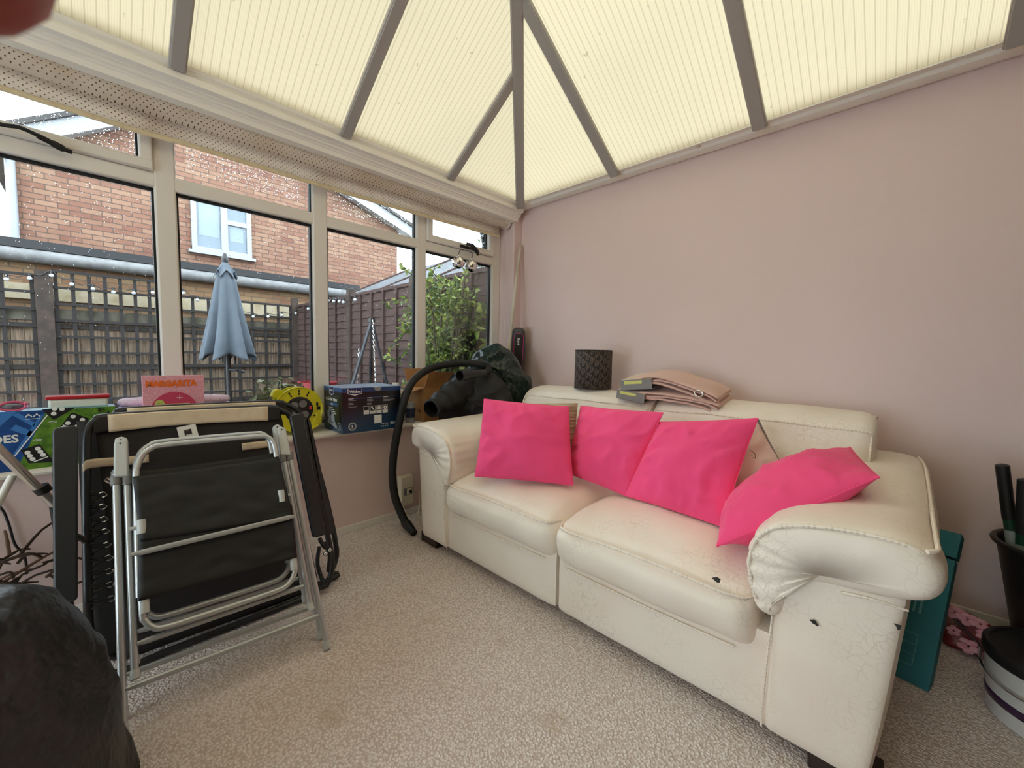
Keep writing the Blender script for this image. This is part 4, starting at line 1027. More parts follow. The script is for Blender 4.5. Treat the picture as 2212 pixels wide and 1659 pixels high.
def panel(name, c4, o, mt, bulge=0.0, nu=24, nv=16, th=.002, parent=None):
    q = [rc_(u, v, o) for u, v in c4]
    m = M().grid(lambda a, b_: (q[0]*(1-a)+q[1]*a)*(1-b_)+(q[3]*(1-a)+q[2]*a)*b_+rn*(bulge*math.sin(math.pi*a)+.003*noise.noise(V((a*5, b_*5, o*9)))), nu, nv)
    return obj(name, m, mt, parent or rec, solid=th)
q_ = [rc_(203, 905), rc_(603, 880), V((.535, .665, .035)), V((.535, .04, .035))]
m = M().grid(lambda a, b_: (q_[0]*(1-a)+q_[1]*a)*(1-b_)+(q_[3]*(1-a)+q_[2]*a)*b_+rn*(.003*noise.noise(V((a*5, b_*5, 1)))-.004), 24, 20)
obj('sling', m, m_sling, rec, solid=.002)
def wrap(name, px_top, px_bot, mt, r=.016):
    m = M(); n_ = len(px_top)
    rows = []
    T = [rc_(*p, .0) for p in px_top]; Bm = [rc_(*p, .004) for p in px_bot]
    def f(a, b_):
        i = a*(n_-1); i0 = min(int(i), n_-2); t = i-i0
        p = T[i0].lerp(T[i0+1], t); q = Bm[i0].lerp(Bm[i0+1], t)
        if b_ < .25: return p-rn*r*math.cos(b_/.25*math.pi/2)*1.0+V((0, 0, r*math.sin(b_/.25*math.pi/2)*.3))+rn*r*math.sin(b_/.25*math.pi/2)*.2
        s_ = (b_-.25)/.75; return p.lerp(q, s_)+rn*(r*(1-s_)+.003)
    m.grid(f, 24, 10); return obj(name, m, mt, rec, solid=.002)
wrap('cream_band', [(232, 896), (350, 889), (470, 883), (576, 878)], [(235, 934), (350, 921), (470, 913), (579, 909)], m_cband)
wrap('band_end', [(201, 910), (216, 900), (232, 896.5)], [(204, 937), (218, 935), (235, 932)], m_sling)
wrap('band_end', [(576, 878.5), (590, 879), (602, 881)], [(579, 908), (592, 908), (604, 907)], m_sling)
lab = M(); q = rc_(406, 934, .008); fr = Fr(q, rc_(425, 930, .008)-q, rc_(404, 918, .008)-q)
if fr.n.dot(rn) < 0: fr.n = -fr.n
lab.use(0).rect(fr, -.031, -.026, .030, .028, .002); lab.use(1).rect(fr, -.012, -.012, .012, .012, .0026); lab.use(0).rect(fr, -.0085, -.0112, .011, -.0085, .0030).pol2(fr, [(-.010, .0085), (.004, .0085), (-.010, -.003)], .0030); lab.use(1).pol2(fr, [(-.0095, .008), (.003, .008), (-.0095, -.0025)], .0033)
obj('care_label', lab, [m_wprint, m_ink2], rec, smooth=False)
# cream straps across the sides
st = M(); sp = [rc_(u, v, .016) for u, v in ((178, 1003), (186, 994), (215, 990), (246, 988), (290, 985), (321, 981))]
m = M().grid(lambda a, b_: (lambda i: sp[min(int(i), 4)].lerp(sp[min(int(i), 4)+1], i-min(int(i), 4)))(a*5)-V((0, 0, .031*b_*(1.0+.3*(a < .15))))+rn*(.004*math.sin(a*7)), 20, 4)
obj('strap', m, m_cband, rec, solid=.003)
m = M().grid(lambda a, b_: rc_(522+68*a, 958-8*a, .012)-V((0, 0, .031*b_)), 10, 4); obj('strap', m, m_cband, rec, solid=.003)
# laces and hooks on the left
for i, (v, u) in enumerate(((1068, 224), (1094, 223), (1121, 226), (1147, 229), (1176, 233), (1204, 237), (1233, 238), (1262, 240), (1292, 243))):
    c_ = rc_(u, v, .006); e = rc_(199, v-3+i*1.2, .006)
    obj('lace_hook', M().tube(cat([c_+V((0, -.012, .006)), c_+V((0, .0, .009)), c_+V((0, .008, 0)), c_+V((0, .0, -.009)), c_+V((0, -.012, -.006))], 4), .0022, 6), m_chrome, rec)
    e2 = rc_(199, v+24, .004)
    obj('lace', M().tube(cat([c_+V((0, -.010, .004)), e+V((0, 0, .006)), e+V((0, -.012, 0)), e+V((0, 0, -.006)), c_+V((0, -.010, -.004)), (c_+e2)/2+V((0, -.01, 0)), e2], 4), .0034, 6), m_lace, rec)
sp = [rc_(u, v, .014) for u, v in ((226, 1037), (240, 1044))]
obj('spring_hook', M().tube([sp[0], sp[1]], .0035, 8).tube([sp[0]+V((0, .006, .006)), sp[1]+V((0, .006, .006))], .003, 8), m_chrome, rec)
# armrests
def armrest(name, px, tilt, par, o, th=.03):
    q = [rc_(u, v, o) for u, v in px]; cen = sum(q, V())/4; fr = Fr(cen, q[1]-q[0], q[0]-q[3])
    if fr.n.dot(rn) < 0: fr.n = -fr.n
    pp = [((p-cen).dot(fr.ux), (p-cen).dot(fr.uy)) for p in q]
    m = M(); rr = .016
    pts = []
    for i, (cx0, cy0) in enumerate(pp):
        nx_, pv = pp[(i+1) % 4], pp[i-1]
        a_ = V((pv[0]-cx0, pv[1]-cy0, 0)).normalized()*rr; b_ = V((nx_[0]-cx0, nx_[1]-cy0, 0)).normalized()*rr
        for t in (0, .25, .5, .75, 1):
            w0 = (1-t)**2; w2 = t*t; pts.append((cx0+a_.x*w0+b_.x*w2, cy0+a_.y*w0+b_.y*w2))
    m.prism(pts, fr, -th/2, th/2)
    return obj(name, m, m_pad, par, bevel=.006)
armrest('armrest', ((113, 926), (168, 919), (168, 1298), (116, 1302)), 0, rec, .06)
armrest('armrest', ((624, 897), (651, 893), (704, 1154), (676, 1163)), 0, rec, .06)
for px in (((120, 1300), (128, 1330), (150, 1340)), ((140, 1150), (170, 1160), (186, 1170)), ((690, 1162), (700, 1180), (712, 1186)), ((664, 1010), (672, 1020), (668, 1040)), ((690, 1180), (686, 1220), (700, 1262)), ((702, 1170), (712, 1200), (709, 1235))):
    obj('arm_bracket', M().tube(rcs(px, .03, 4), .009, 8), m_blk, rec)
for (u, v, o) in ((703, 1196, .045), (712, 1188, .04), (164, 1325, .04)):
    obj('pivot_bolt', M().sphere(rc_(u, v, o), .010, 10), m_chrome, rec)
r2 = dup(rec, V((-.085, .055, .010)), 'folded black recliner chair behind the other one, its cream band showing by the cable reel', 'folded black recliners')
for c_ in list(r2.children):
    if c_.name.split('.')[0] in ('care_label', 'armrest', 'arm_bracket', 'pivot_bolt', 'spring_hook', 'lace', 'lace_hook', 'strap', 'tube_frame_foot', 'sling'):
        bpy.data.objects.remove(c_)
q2_ = [V((.25, -.045, .83)), V((.25, .62, .80)), V((.46, .70, .035)), V((.46, -.045, .035))]
m = M().grid(lambda a, b_: (q2_[0]*(1-a)+q2_[1]*a)*(1-b_)+(q2_[3]*(1-a)+q2_[2]*a)*b_, 24, 20)
b2f = M().tube([r2.location+V((-.0, -.32, .0))+V((0, 0, -.02)), r2.location+V((0, .22, -.02))], .0125, 10)
ORG[r2] = r2.location.copy()
obj('sling', m, m_sling, r2, solid=.002)
fA = rc_(703, 1268)+V((-.085, .055, .010)); fB = rc_(190, 1300)+V((-.085, .055, .010)); 
obj('tube_frame_foot', M().tube(cat([fB, V((fB.x+.06, fB.y, .016)), V((fA.x+.02, fA.y-.03, .016)), fA], 6), .0125, 10), m_blk, r2)
armrest('armrest', ((655, 905), (668, 905), (722, 1150), (706, 1158)), 0, r2, -.02, .02)

# ================================================================ SOFT BLACK HEAPS
def inflate(px, p0, n, tf, tb, fold, seed, na=72, nr=20, pw=.5, fs=3.0):
    """a closed cloth heap: outline seen on a standing plane, swollen to both sides, creased by folds"""
    n = V(n).normalized(); O = cat([hit(u, v, p0, n) for u, v in px], 8, True); cen = sum(O, V())/len(O)
    if n.dot(CAM-cen) < 0: n = -n
    na = len(O)
    def side(sg, T):
        def f(a, r_):
            i = int(round(a*na)) % na; r2_ = math.sin(r_*math.pi/2); p = cen.lerp(O[i], r2_)
            h = T*(max(0, 1-r2_*r2_))**pw
            q = p*fs+V((seed, seed*2, sg)); 
            rg = (1-abs(noise.noise(q)))**3*.9+(1-abs(noise.noise(q*2.3)))**3*.4-0.7
            return p+n*sg*h+(n*sg*.8+V((0, 0, .2)))*fold*rg*min(1, (1-r2_)*6)
        return f
    m = M(); f1, f2 = side(1, tf), side(-1, tb)
    vs = []; fs_ = []
    rows = [(f2, j/nr) for j in range(0, nr)]+[(f1, (nr-j)/nr) for j in range(0, nr+1)]
    m.grid(lambda a, b_: rows[int(round(b_*(len(rows)-1)))][0](a, rows[int(round(b_*(len(rows)-1)))][1]), na, len(rows), True)
    c_ = sum((m.v[f[1]]-m.v[f[0]]).cross(m.v[f[2]]-m.v[f[0]]).dot((m.v[f[0]]+m.v[f[2]])/2-cen) for f in m.f)
    if c_ < 0: m.f = [f[::-1] for f in m.f]
    return m, cen, n
m_bin = mat('black polythene cover', srgb(30, 30, 32), 0.45, bump=(6, 0.9, 0.06), spec=0.5)
m, cen, n_ = inflate([(-330, 1420), (-150, 1300), (-20, 1288), (26, 1303), (72, 1338), (118, 1388), (158, 1440), (192, 1500), (218, 1560), (242, 1640), (264, 1720), (278, 1800), (100, 1850), (-200, 1850), (-400, 1700)], (.98, -.28, .2), (0.62, -0.25, 0), .30, .22, .05, 3.1, fs=4.6)
for i, p in enumerate(m.v): m.v[i] = V((p.x, p.y, max(p.z, .003)))
tag(obj('cover_heap', m, m_bin, sub=1), 'rounded heap under a creased black cover on the carpet in front of the chairs', 'cover')
# ---- black collection bag and dark green bag in the corner
m_nyl = mat('black nylon', srgb(38, 38, 40), 0.55, bump=(16, 0.4, 0.012), spec=0.35)
m_gbag = mat('dark green polythene', srgb(22, 42, 38), 0.25, bump=(18, 0.5, 0.015), spec=0.6)
gb = at(1085, 850, 'x', .12)
m, cen, n_ = inflate([(1018, 772), (1035, 756), (1052, 748), (1075, 741), (1090, 750), (1110, 764), (1125, 790), (1133, 806), (1147, 815), (1150, 845), (1143, 880), (1125, 900), (1060, 915), (1015, 890), (1005, 830)], (.13, 2.13, .8), (.72, -.70, 0), .13, .10, .045, 9.7, fs=9)
tag(obj('green_bag', m, m_gbag, sub=1), 'shiny dark green plastic bag slumped in the corner behind the black bag', 'bag')
bk = thing('collection_bag', 'black cloth collection bag with an open sleeve in the corner by the sofa', 'bag', (.12, 1.85, ZS))
m, cen, n_ = inflate([(938, 900), (932, 862), (962, 838), (978, 808), (1000, 800), (1040, 792), (1075, 812), (1098, 838), (1108, 870), (1100, 905), (1060, 925), (985, 925), (950, 918)], (.16, 1.88, .75), (.66, -.75, 0), .13, .13, .036, 4.4, fs=8)
obj('bag_body', m, m_nyl, bk, sub=1)
q0, q1, q2, q3 = at(930, 884, 'x', .24), at(960, 866, 'x', .20), at(1000, 838, 'x', .18), at(1040, 815, 'x', .15)
pth = cat([q0, q1, q2, q3], 8); rad = [.050+.04*min(1, i/12)+.006*math.sin(i*1.3) for i in range(len(pth))]
m = M().tube(pth, rad, 22); m.f = m.f[:-2]
for i, p in enumerate(m.v): m.v[i] = p+noise.noise_vector(p*16)*.012
obj('sleeve', m, m_nyl, bk, solid=.003)
# ---- vacuum hose
hs = thing('vacuum_hose', 'black ribbed vacuum hose looping over the boxes down to the carpet', 'hose', (.27, 1.32, 0))
hp_ = [at(880, 1133, 'z', .05)]
hp_ = [at(878, 1132, 'x', .235), at(866, 1108, 'x', .19), at(853, 1072, 'x', .15), at(848, 1030, 'x', .13), at(850, 985, 'x', .13), at(858, 935, 'x', .14), at(868, 885, 'x', .15), at(880, 845, 'x', .15), at(900, 815, 'x', .14), at(935, 794, 'x', .13), at(985, 785, 'x', .16), at(1030, 786, 'x', .22), at(1052, 792, 'x', .27), at(1055, 802, 'x', .31), at(1040, 808, 'x', .33)]
pth = cat(hp_, 24); rad = [.0235+.0012*(i % 2) for i in range(len(pth))]
obj('hose', M().tube(pth, rad, 14), m_rubber, hs)
na_, nb_ = at(1044, 806, 'x', .33), at(993, 812, 'x', .36); d = (nb_-na_).normalized()
L_ = (nb_-na_).length
obj('cuff', M().lathe([(.024, -.01), (.026, 0), (.026, L_*.55), (.031, L_*.56), (.031, L_*.8), (.036, L_*.81), (.036, L_), (.031, L_), (.026, L_*.85), (.02, L_*.5)], na_, d, 24, True, True), m_black, hs)
fe = at(895, 1152, 'z', .02); fa = hp_[0]
obj('floor_nozzle', M().tube([fa+(fa-fe)*.25, fa, fa.lerp(fe, .45), fe], [.026, .030, .026, .021], 14), m_black, hs)
# ---- broom handle and handheld vacuum in the corner
bp0, bp1 = at(1124, 528, 'y', 2.505), at(1100, 745, 'y', 2.32); d = (bp1-bp0).normalized(); t = -bp0.z/d.z
tag(obj('broom_handle', M().tube([bp0, bp0+d*.02, bp0+d*(t-.005)], [.010, .0135, .0135], 14), mat('pale worn wood', srgb(206, 194, 178), .55, vary=(6, srgb(176, 164, 146), .4, .7))), 'long pale wooden broom handle leaning in the corner against the pink wall', 'handle')
sh = thing('stick_vacuum', 'black and grey upright vacuum with pink trim in the corner behind the bags', 'vacuum', (.14, 2.42, 0))
c0, c1_ = at(1121, 716, 'y', 2.42), at(1118, 800, 'y', 2.42); ax_ = (c1_-c0); Ls = ax_.length
m_dg = mat('dark grey plastic', srgb(62, 62, 66), .35)
fr = Fr((c0+c1_)/2, V((.72, .69, 0)), V((0, 0, 1))+(c0-c1_)*0.0)
m = M(); 
def vacfn(p): return p
lx, ly = .062, Ls/2+.03
loc = M().softbox((-lx, -ly, -.055), (lx, ly, .05), .035, 14)
body = M(); body.f = loc.f; body.fm = loc.fm
body.v = [fr.P(p.x*(1-.25*max(0, p.y/ly)**2)*(1-.2*max(0, -p.y/ly)), p.y, p.z) for p in loc.v]
obj('body', body, m_dg, sh)
pl = M(); loc = M().softbox((-.034, -ly*.78, .045), (.034, ly*.72, .058), .012, 10); pl.f = loc.f; pl.fm = loc.fm; pl.v = [fr.P(p.x*(1-.2*max(0, -p.y/ly)), p.y, p.z) for p in loc.v]
obj('front_panel', pl, m_black, sh)
lp = [(-.033, ly*.66), (.033, ly*.66), (.036, .0), (.026, -ly*.74), (-.026, -ly*.74), (-.036, 0)]
obj('pink_trim', M().tube([fr.P(q.x, q.y, .056) for q in cat(lp, 5, True)], .0022, 6, True), mat('magenta trim', srgb(196, 40, 110), .3), sh)
fT = Fr(fr.P(0, ly*.20, .0585), -fr.uy, fr.ux)
fT.n = fr.n
obj('lettering', M().text(fT, 'Shark', -.066, -.008, .026, .001, .0004), m_wprint, sh, smooth=False)
obj('wand', M().tube([fr.P(0, -ly*.9, 0), V((.13, 2.44, .25)), V((.13, 2.44, .03))], .02, 14), m_black, sh)
obj('floor_head', M().box((.02, 2.36, 0), (.26, 2.50, .05)), m_black, sh, bevel=.015)

# ================================================================ ON THE SOFA BACK
ls = at(1279, 850, 'y', 2.19)
lampc = V((at(1279, 840, 'y', 2.26).x, 2.265, .892)); LR = .118; LH = at(1279, 764, 'y', 2.15).z-at(1279, 850, 'y', 2.15).z
def lace(nt, b):
    co = nd(nt, 'ShaderNodeTexCoord').outputs['Object']; sp_ = nd(nt, 'ShaderNodeSeparateXYZ'); nt.links.new(co, sp_.inputs[0]); s = sp_.outputs
    ang = math_n(nt, 'MULTIPLY', math_n(nt, 'ARCTAN2', s[1], s[0]), 26/(2*math.pi)); z = math_n(nt, 'MULTIPLY', s[2], 1/.056)
    fx = math_n(nt, 'SUBTRACT', math_n(nt, 'FRACT', ang), .5)
    par = math_n(nt, 'MULTIPLY', math_n(nt, 'FLOOR', ang), .35)
    fz = math_n(nt, 'SUBTRACT', math_n(nt, 'FRACT', math_n(nt, 'ADD', z, par)), .5)
    fz2 = math_n(nt, 'MULTIPLY', fz, .75)
    rr = math_n(nt, 'SQRT', math_n(nt, 'ADD', math_n(nt, 'MULTIPLY', fx, fx), math_n(nt, 'MULTIPLY', fz2, fz2)))
    r1 = math_n(nt, 'LESS_THAN', math_n(nt, 'ABSOLUTE', math_n(nt, 'SUBTRACT', rr, .27)), .045)
    r2_ = math_n(nt, 'LESS_THAN', math_n(nt, 'ABSOLUTE', math_n(nt, 'SUBTRACT', rr, .13)), .04)
    edge = math_n(nt, 'GREATER_THAN', math_n(nt, 'ABSOLUTE', math_n(nt, 'ADD', fx, math_n(nt, 'MULTIPLY', math_n(nt, 'COSINE', math_n(nt, 'MULTIPLY', fz, 6.283)), .12))), .47)
    brk = ramp(nt, noise_n(nt, 420, 2), .46, .60)
    f = math_n(nt, 'MULTIPLY', math_n(nt, 'MAXIMUM', math_n(nt, 'MAXIMUM', r1, r2_), math_n(nt, 'MULTIPLY', edge, .9)), brk)
    nt.links.new(mixc(nt, f, srgb(30, 24, 25), srgb(150, 128, 114)), b.inputs['Base Color'])
m_lace2 = mat('black lace over brown', srgb(34, 28, 28), .7, custom=lace)
lm = thing('lamp_shade', 'black lace drum lampshade standing on the sofa back', 'lampshade', lampc)
obj('shade', M().lathe([(LR, 0), (LR*.985, LH)], lampc, n=56, cap0=False, cap1=False), m_lace2, lm, solid=.002)
rm = M()
for h in (0.001, LH-.001): rm.tube([lampc+V((LR*(1-.015*(h > .1))*math.cos(i*math.pi/24), LR*(1-.015*(h > .1))*math.sin(i*math.pi/24), h)) for i in range(48)], .0028, 6, True)
obj('rim', rm, m_black, lm)
m_curt = fabric('dusty pink curtain cloth', srgb(226, 190, 176), 400, .05)
m_slv = mat('pale striped card sleeve', srgb(222, 208, 190), .5); m_slg = mat('grey card', srgb(132, 130, 128), .5); m_sly = mat('lime print card', srgb(214, 214, 120), .5)
def curtain(lab, top, sleeve, T, yc, wd, zlow, eye=None):
    """folded cloth lying along the sofa back, its far end drooping"""
    P_ = [at(u, v, 'y', yc-wd/2) for u, v in top]; pa = cat(P_, 8); base = min(p.z for p in pa)
    th = thing('folded_curtain', lab, 'curtain', (pa[0].x+.2, yc, zlow), 'packs of pink curtains')
    n_ = len(pa)
    for L in range(3):
        z0, z1 = -T*(L+1)/3, -T*L/3
        def f(a, b_, z0=z0, z1=z1, L=L):
            i = b_*(n_-1); i0 = min(int(i), n_-2); p = pa[i0].lerp(pa[i0+1], i-i0)
            ang = a*2*math.pi; cx0 = math.copysign(abs(math.cos(ang))**.35, math.cos(ang)); sz = math.copysign(abs(math.sin(ang))**.5, math.sin(ang))
            e = 1.0 if .02 < b_ < .98 else .9
            q = V((p.x-.02*L*b_+.012*(L == 1), yc+cx0*wd/2*e*(1-.03*L), p.z+(z0+z1)/2+(z1-z0)/2*sz*e))
            q.z += (q.y-(yc-wd/2))*.17
            return q+noise.noise_vector(V((q.x*14, q.y*14, L*3.1)))*.006
        m = M().grid(f, 28, n_, True); m.f.append(tuple(range(27, -1, -1))); m.fm.append(0); m.f.append(tuple((n_-1)*28+j for j in range(28))); m.fm.append(0)
        if (m.v[1]-m.v[0]).cross(m.v[28]-m.v[0]).dot(m.v[0]-V((pa[0].x, yc, pa[0].z+(z0+z1)/2))) < 0: m.f = [f_[::-1] for f_ in m.f]
        obj('cloth_fold', m, m_curt, th)
    if eye:
        c_ = at(*eye, 'y', yc-wd/2+.03); dz = .5
        cx0 = at(*eye, 'y', yc-wd/2-.008)
        obj('eyelet', M().tube([cx0+V((.019*math.cos(i*math.pi/12), -.006+.012*math.sin(i*math.pi/12), .013*math.sin(i*math.pi/12)-.006*math.cos(i*math.pi/12))) for i in range(24)], .0035, 8, True), m_chrome, th)
    # card sleeve round the near end
    s0, s1 = [at(u, v, 'y', yc-wd/2-.006) for u, v in sleeve]
    m = M(); d = (s1-s0); d.y = 0; d.normalize(); up = V((-d.z, 0, d.x)); fr = Fr(V((s0.x, yc, s0.z)), d, up); Lx = (s1-s0).length
    fy = wd/2+.008
    def bx(u0, u1, w0, w1, z0, z1): m.add([fr.P(u, 0, 0)+V((0, y, 0))+up*z for z in (z0, z1) for u, y in ((u0, w0), (u1, w0), (u1, w1), (u0, w1))], [(3, 2, 1, 0), (4, 5, 6, 7), (0, 1, 5, 4), (1, 2, 6, 5), (2, 3, 7, 6), (3, 0, 4, 7)])
    m.use(0); bx(0, Lx, -fy, fy, -.004, .002)
    m.use(1); bx(0, Lx, -fy-.003, -fy, -T-.004, .002); bx(0, .003, -fy, fy, -T-.004, 0); bx(0, Lx, -fy, fy, -T-.007, -T-.003)
    m.use(2); bx(Lx*.12, Lx*.7, -fy-.0036, -fy-.003, -T*.45, -.004)
    m.use(3)
    for i in range(4): bx(Lx*.25+.012*i, Lx*.25+.008+.012*i, -fy*.8, -fy*.1, .002, .0026)
    m.v = [V((p.x, p.y, p.z+(p.y-(yc-wd/2))*.17)) for p in m.v]
    obj('card_sleeve', m, [m_slv, m_slg, m_sly, m_grey], th, smooth=False)
curtain('folded dusty pink eyelet curtain in a card sleeve, lower of two on the sofa back', ((1352, 843), (1400, 848), (1440, 850), (1490, 858), (1535, 868), (1554, 876)), ((1334, 841), (1394, 852)), .042, 2.20, .20, .885)
curtain('folded dusty pink eyelet curtain in a card sleeve, on top of the other pack', ((1362, 818), (1410, 812), (1450, 818), (1490, 832), (1530, 846), (1552, 858)), ((1341, 822), (1408, 818)), .048, 2.20, .20, .93, eye=(1510, 850))

# ================================================================ ON THE PINK WALL UNDER THE SILL AND AT THE RIGHT
bx_ = thing('breaker_box', 'small cream circuit breaker box on the wall beside the black hose', 'electrical box', (0.03, 1.56, .05))
p0, p1 = at(867, 1088, 'x', .055), at(894, 1031, 'x', .055); zb0, zb1 = at(880, 1091, 'x', .055).z, at(880, 1029, 'x', .055).z
m_bk = mat('aged cream plastic', srgb(226, 216, 192), .45)
obj('housing', M().box((0, p0.y, zb0), (.055, p1.y, zb1)), m_bk, bx_, bevel=.006)
hz_ = zb1-zb0
obj('switch_window', M().box((.053, p0.y+.018, zb0+hz_*.36), (.060, p1.y-.014, zb0+hz_*.60)), m_grey, bx_, bevel=.002)
obj('breaker', M().box((.056, p0.y+.040, zb0+hz_*.38), (.066, p1.y-.022, zb0+hz_*.58)), m_bk, bx_, bevel=.002)
obj('lever', M().box((.064, p0.y+.052, zb0+hz_*.43), (.082, p0.y+.064, zb0+hz_*.53)), m_black, bx_, bevel=.002)
mk = M(); fB_ = Fr((.0555, 0, 0), (0, 1, 0), (0, 0, 1)); mk.rect(fB_, p0.y+.03, zb0+hz_*.70, p0.y+.055, zb0+hz_*.72).rect(fB_, p0.y+.014, zb0+hz_*.84, p0.y+.02, zb0+hz_*.88)
tag(obj('power_cable', M().tube(cat([at(872, 1092, 'x', .02), at(876, 1108, 'x', .03), at(884, 1118, 'x', .04), at(895, 1118, 'x', .05), at(903, 1108, 'x', .06), at(906, 1090, 'x', .04), (0.0, at(906, 1060, 'x', 0).y, at(906, 1060, 'x', 0).z)], 8), .005, 10), m_bk), 'pale cable curving from under the breaker box behind the sofa arm', 'cable')
# teal carton
m_teal = mat('teal printed carton', srgb(30, 118, 130), .55, vary=(5, srgb(24, 104, 116), .4, .7)); m_tprint = mat('pale teal print', srgb(110, 170, 176), .6)
tl = thing('flat_carton', 'tall flat teal carton with pale print standing behind the right sofa arm', 'box', (2.45, 1.95, 0))
t0_, t1_ = at(2005, 1495, 'z', 0.003), at(2059, 1150, 'y', 2.17)
ux = (at(2005, 1495, 'z', .003)-at(1945, 1465, 'z', .003)).normalized(); fr = Fr(t0_, ux, t1_-t0_)
if fr.n.y > 0: fr.n = -fr.n
Ht = (t1_-t0_).length; Wt = .30
m = M(); m.use(0)
m.prism([(-Wt, 0), (0, 0), (0, Ht*.82), (-Wt, Ht*.82)], fr, -.055, 0); 
m.use(1)
for i in range(5): m.rect(fr, -.125+.016*i, Ht*.60, -.119+.016*i, Ht*(.60+.13+.02*((i*3) % 4)), .001)
for i in range(5): m.rect(fr, -.125+.016*i, Ht*.42, -.119+.016*i, Ht*(.42+.10+.015*((i*5) % 4)), .001)
for i in range(3): m.rect(fr, -.13+.04*i, Ht*.10, -.1285+.04*i, Ht*.29, .001)
for i in range(4): m.rect(fr, -.13, Ht*(.10+.063*i), -.05, Ht*(.10+.063*i)+.0015, .001)
obj('carton', m, [m_teal, m_tprint], tl, smooth=False)
m = M().prism([(-Wt-.002, Ht*.835), (.002, Ht*.835), (.003, Ht), (-Wt-.003, Ht)], fr, -.058, .002); obj('lid', m, m_teal, tl, bevel=.002)
# flower print bag
m_fl = mat('red and pink bag', srgb(120, 34, 38), .6, vary=(12, srgb(176, 132, 118), .45, .6)); m_pet = mat('pink petal print', srgb(236, 176, 186), .6, vary=(60, srgb(220, 140, 156), .4, .7)); m_br = mat('dark branch print', srgb(60, 30, 34), .6)
fb = thing('flower_print_bag', 'red bag printed with pink blossom lying on the carpet along the pink wall', 'bag', (2.65, 2.33, 0))
m, cen, n_ = inflate([(2036, 1330), (2050, 1308), (2080, 1318), (2120, 1338), (2160, 1362), (2200, 1385), (2240, 1400), (2250, 1440), (2200, 1446), (2160, 1430), (2100, 1414), (2050, 1400), (2036, 1385)], (2.6, 2.33, .08), (-.05, -1, .5), .05, .07, .012, 2.2, fs=9)
for i, p in enumerate(m.v): m.v[i] = V((p.x, min(p.y, 2.525), max(p.z, .004)))
obj('bag_body', m, m_fl, fb, sub=1)
random.seed(5)
for (u, v, r_) in ((2062, 1322, .030), (2090, 1338, .028), (2118, 1348, .022), (2092, 1396, .030), (2150, 1392, .03), (2148, 1420, .026), (2125, 1372, .022), (2060, 1362, .02), (2170, 1404, .025)):
    c_ = hit(u, v, cen+n_*.058, n_); F_ = Fr(c_, V((1, 0, 0)), n_.cross(V((1, 0, 0)))); 
    if F_.n.dot(n_) < 0: F_ = Fr(c_, V((1, 0, 0)), V((1, 0, 0)).cross(n_)*-1)
    mm = M(); r0_ = rnd(0, 1)
    for i in range(5):
        a = r0_+i*2*math.pi/5; mm.sphere(c_+F_.ux*math.cos(a)*r_*.55+F_.uy*math.sin(a)*r_*.55, r_*.5, 8, (1, .5, .8))
    obj('printed_blossom', mm, m_pet, fb)
obj('printed_branch', M().tube(cat([hit(u, v, cen+n_*.056, n_) for u, v in ((2056, 1330), (2080, 1356), (2105, 1382), (2122, 1408))], 5), .005, 6), m_br, fb)
# bucket and tools
tub_c = V((2.775, 1.985, 0))
pb = thing('paint_tub', 'white paint tub with a black lid on the carpet at the right', 'tub', tub_c)
obj('tub_body', M().lathe([(.135, 0), (.142, .004), (.150, .10), (.155, .185)], tub_c, n=48), mat('white paint tub plastic', srgb(206, 204, 200), .4), pb)
obj('label_band', M().lathe([(.1462, .052), (.1488, .078)], tub_c, n=48, cap0=False, cap1=False), mat('purple band', srgb(60, 34, 66), .4), pb, solid=.001)
a_ = math.radians(238)
lb_ = M(); 
for i in range(5): lb_.use(0).poly([tub_c+V((.1535*math.cos(t), .1535*math.sin(t), z)) for t, z in ((a_-.0, .105+.012*i), (a_+.09, .105+.012*i), (a_+.09, .112+.012*i), (a_, .112+.012*i))])
obj('printed_lines', lb_, m_grey, pb, smooth=False)
obj('lid', M().lathe([(.160, .182), (.163, .186), (.163, .215), (.158, .222), (.148, .222), (.145, .214), (0, .214)], tub_c, n=48), m_black, pb)
obj('wire_handle', M().tube([tub_c+V((.165*math.cos(a_+1.0-2.2*i/16), .165*math.sin(a_+1.0-2.2*i/16), .16-.035*math.sin(math.pi*i/16))) for i in range(17)], .003, 6), m_chrome, pb)
bc = V((2.845, 2.335, 0)); bu = thing('bucket', 'black plastic bucket holding tools against the pink wall', 'bucket', bc)
obj('bucket_body', M().lathe([(.10, 0.0), (.105, .003), (.186, .455), (.181, .455), (.10, .012), (0, .012)], bc, n=48), m_black, bu)
obj('rim', M().tube([bc+V((.190*math.cos(i*math.pi/30), .190*math.sin(i*math.pi/30), .452)) for i in range(60)], .010, 8, True), m_black, bu)
m_grn = mat('dark green grip', srgb(18, 62, 44), .45)
for i, (u0, v0, u1, v1, yy, lab) in enumerate(((2165, 1005, 2186, 1165, 2.295, 'black and dark green tool handle, the left one standing in the bucket'), (2214, 1037, 2208, 1170, 2.275, 'black and dark green tool handle, the right one cut by the photo edge'))):
    a, b_ = at(u0, v0, 'y', yy), at(u1, v1, 'y', yy+.03); d = (b_-a).normalized()
    tt = thing('hand_tool', lab, 'tool', (bc.x-.06+.06*i, bc.y-.02, .02), 'tool handles in the bucket')
    obj('grip', M().tube([a-d*.004, a, a+d*.20], [.010, .0185, .0185], 16), m_black, tt)
    obj('shaft', M().tube([a+d*.20, a+d*((.40-a.z)/d.z), V((bc.x-.03+.03*i, bc.y-.01, .04))], .0165, 16), m_grn, tt)
    obj('sticker', M().lathe([(.0170, .24), (.0170, .30)], a, d, 16, False, False), mat('faded white sticker', srgb(150, 160, 156), .6), tt)
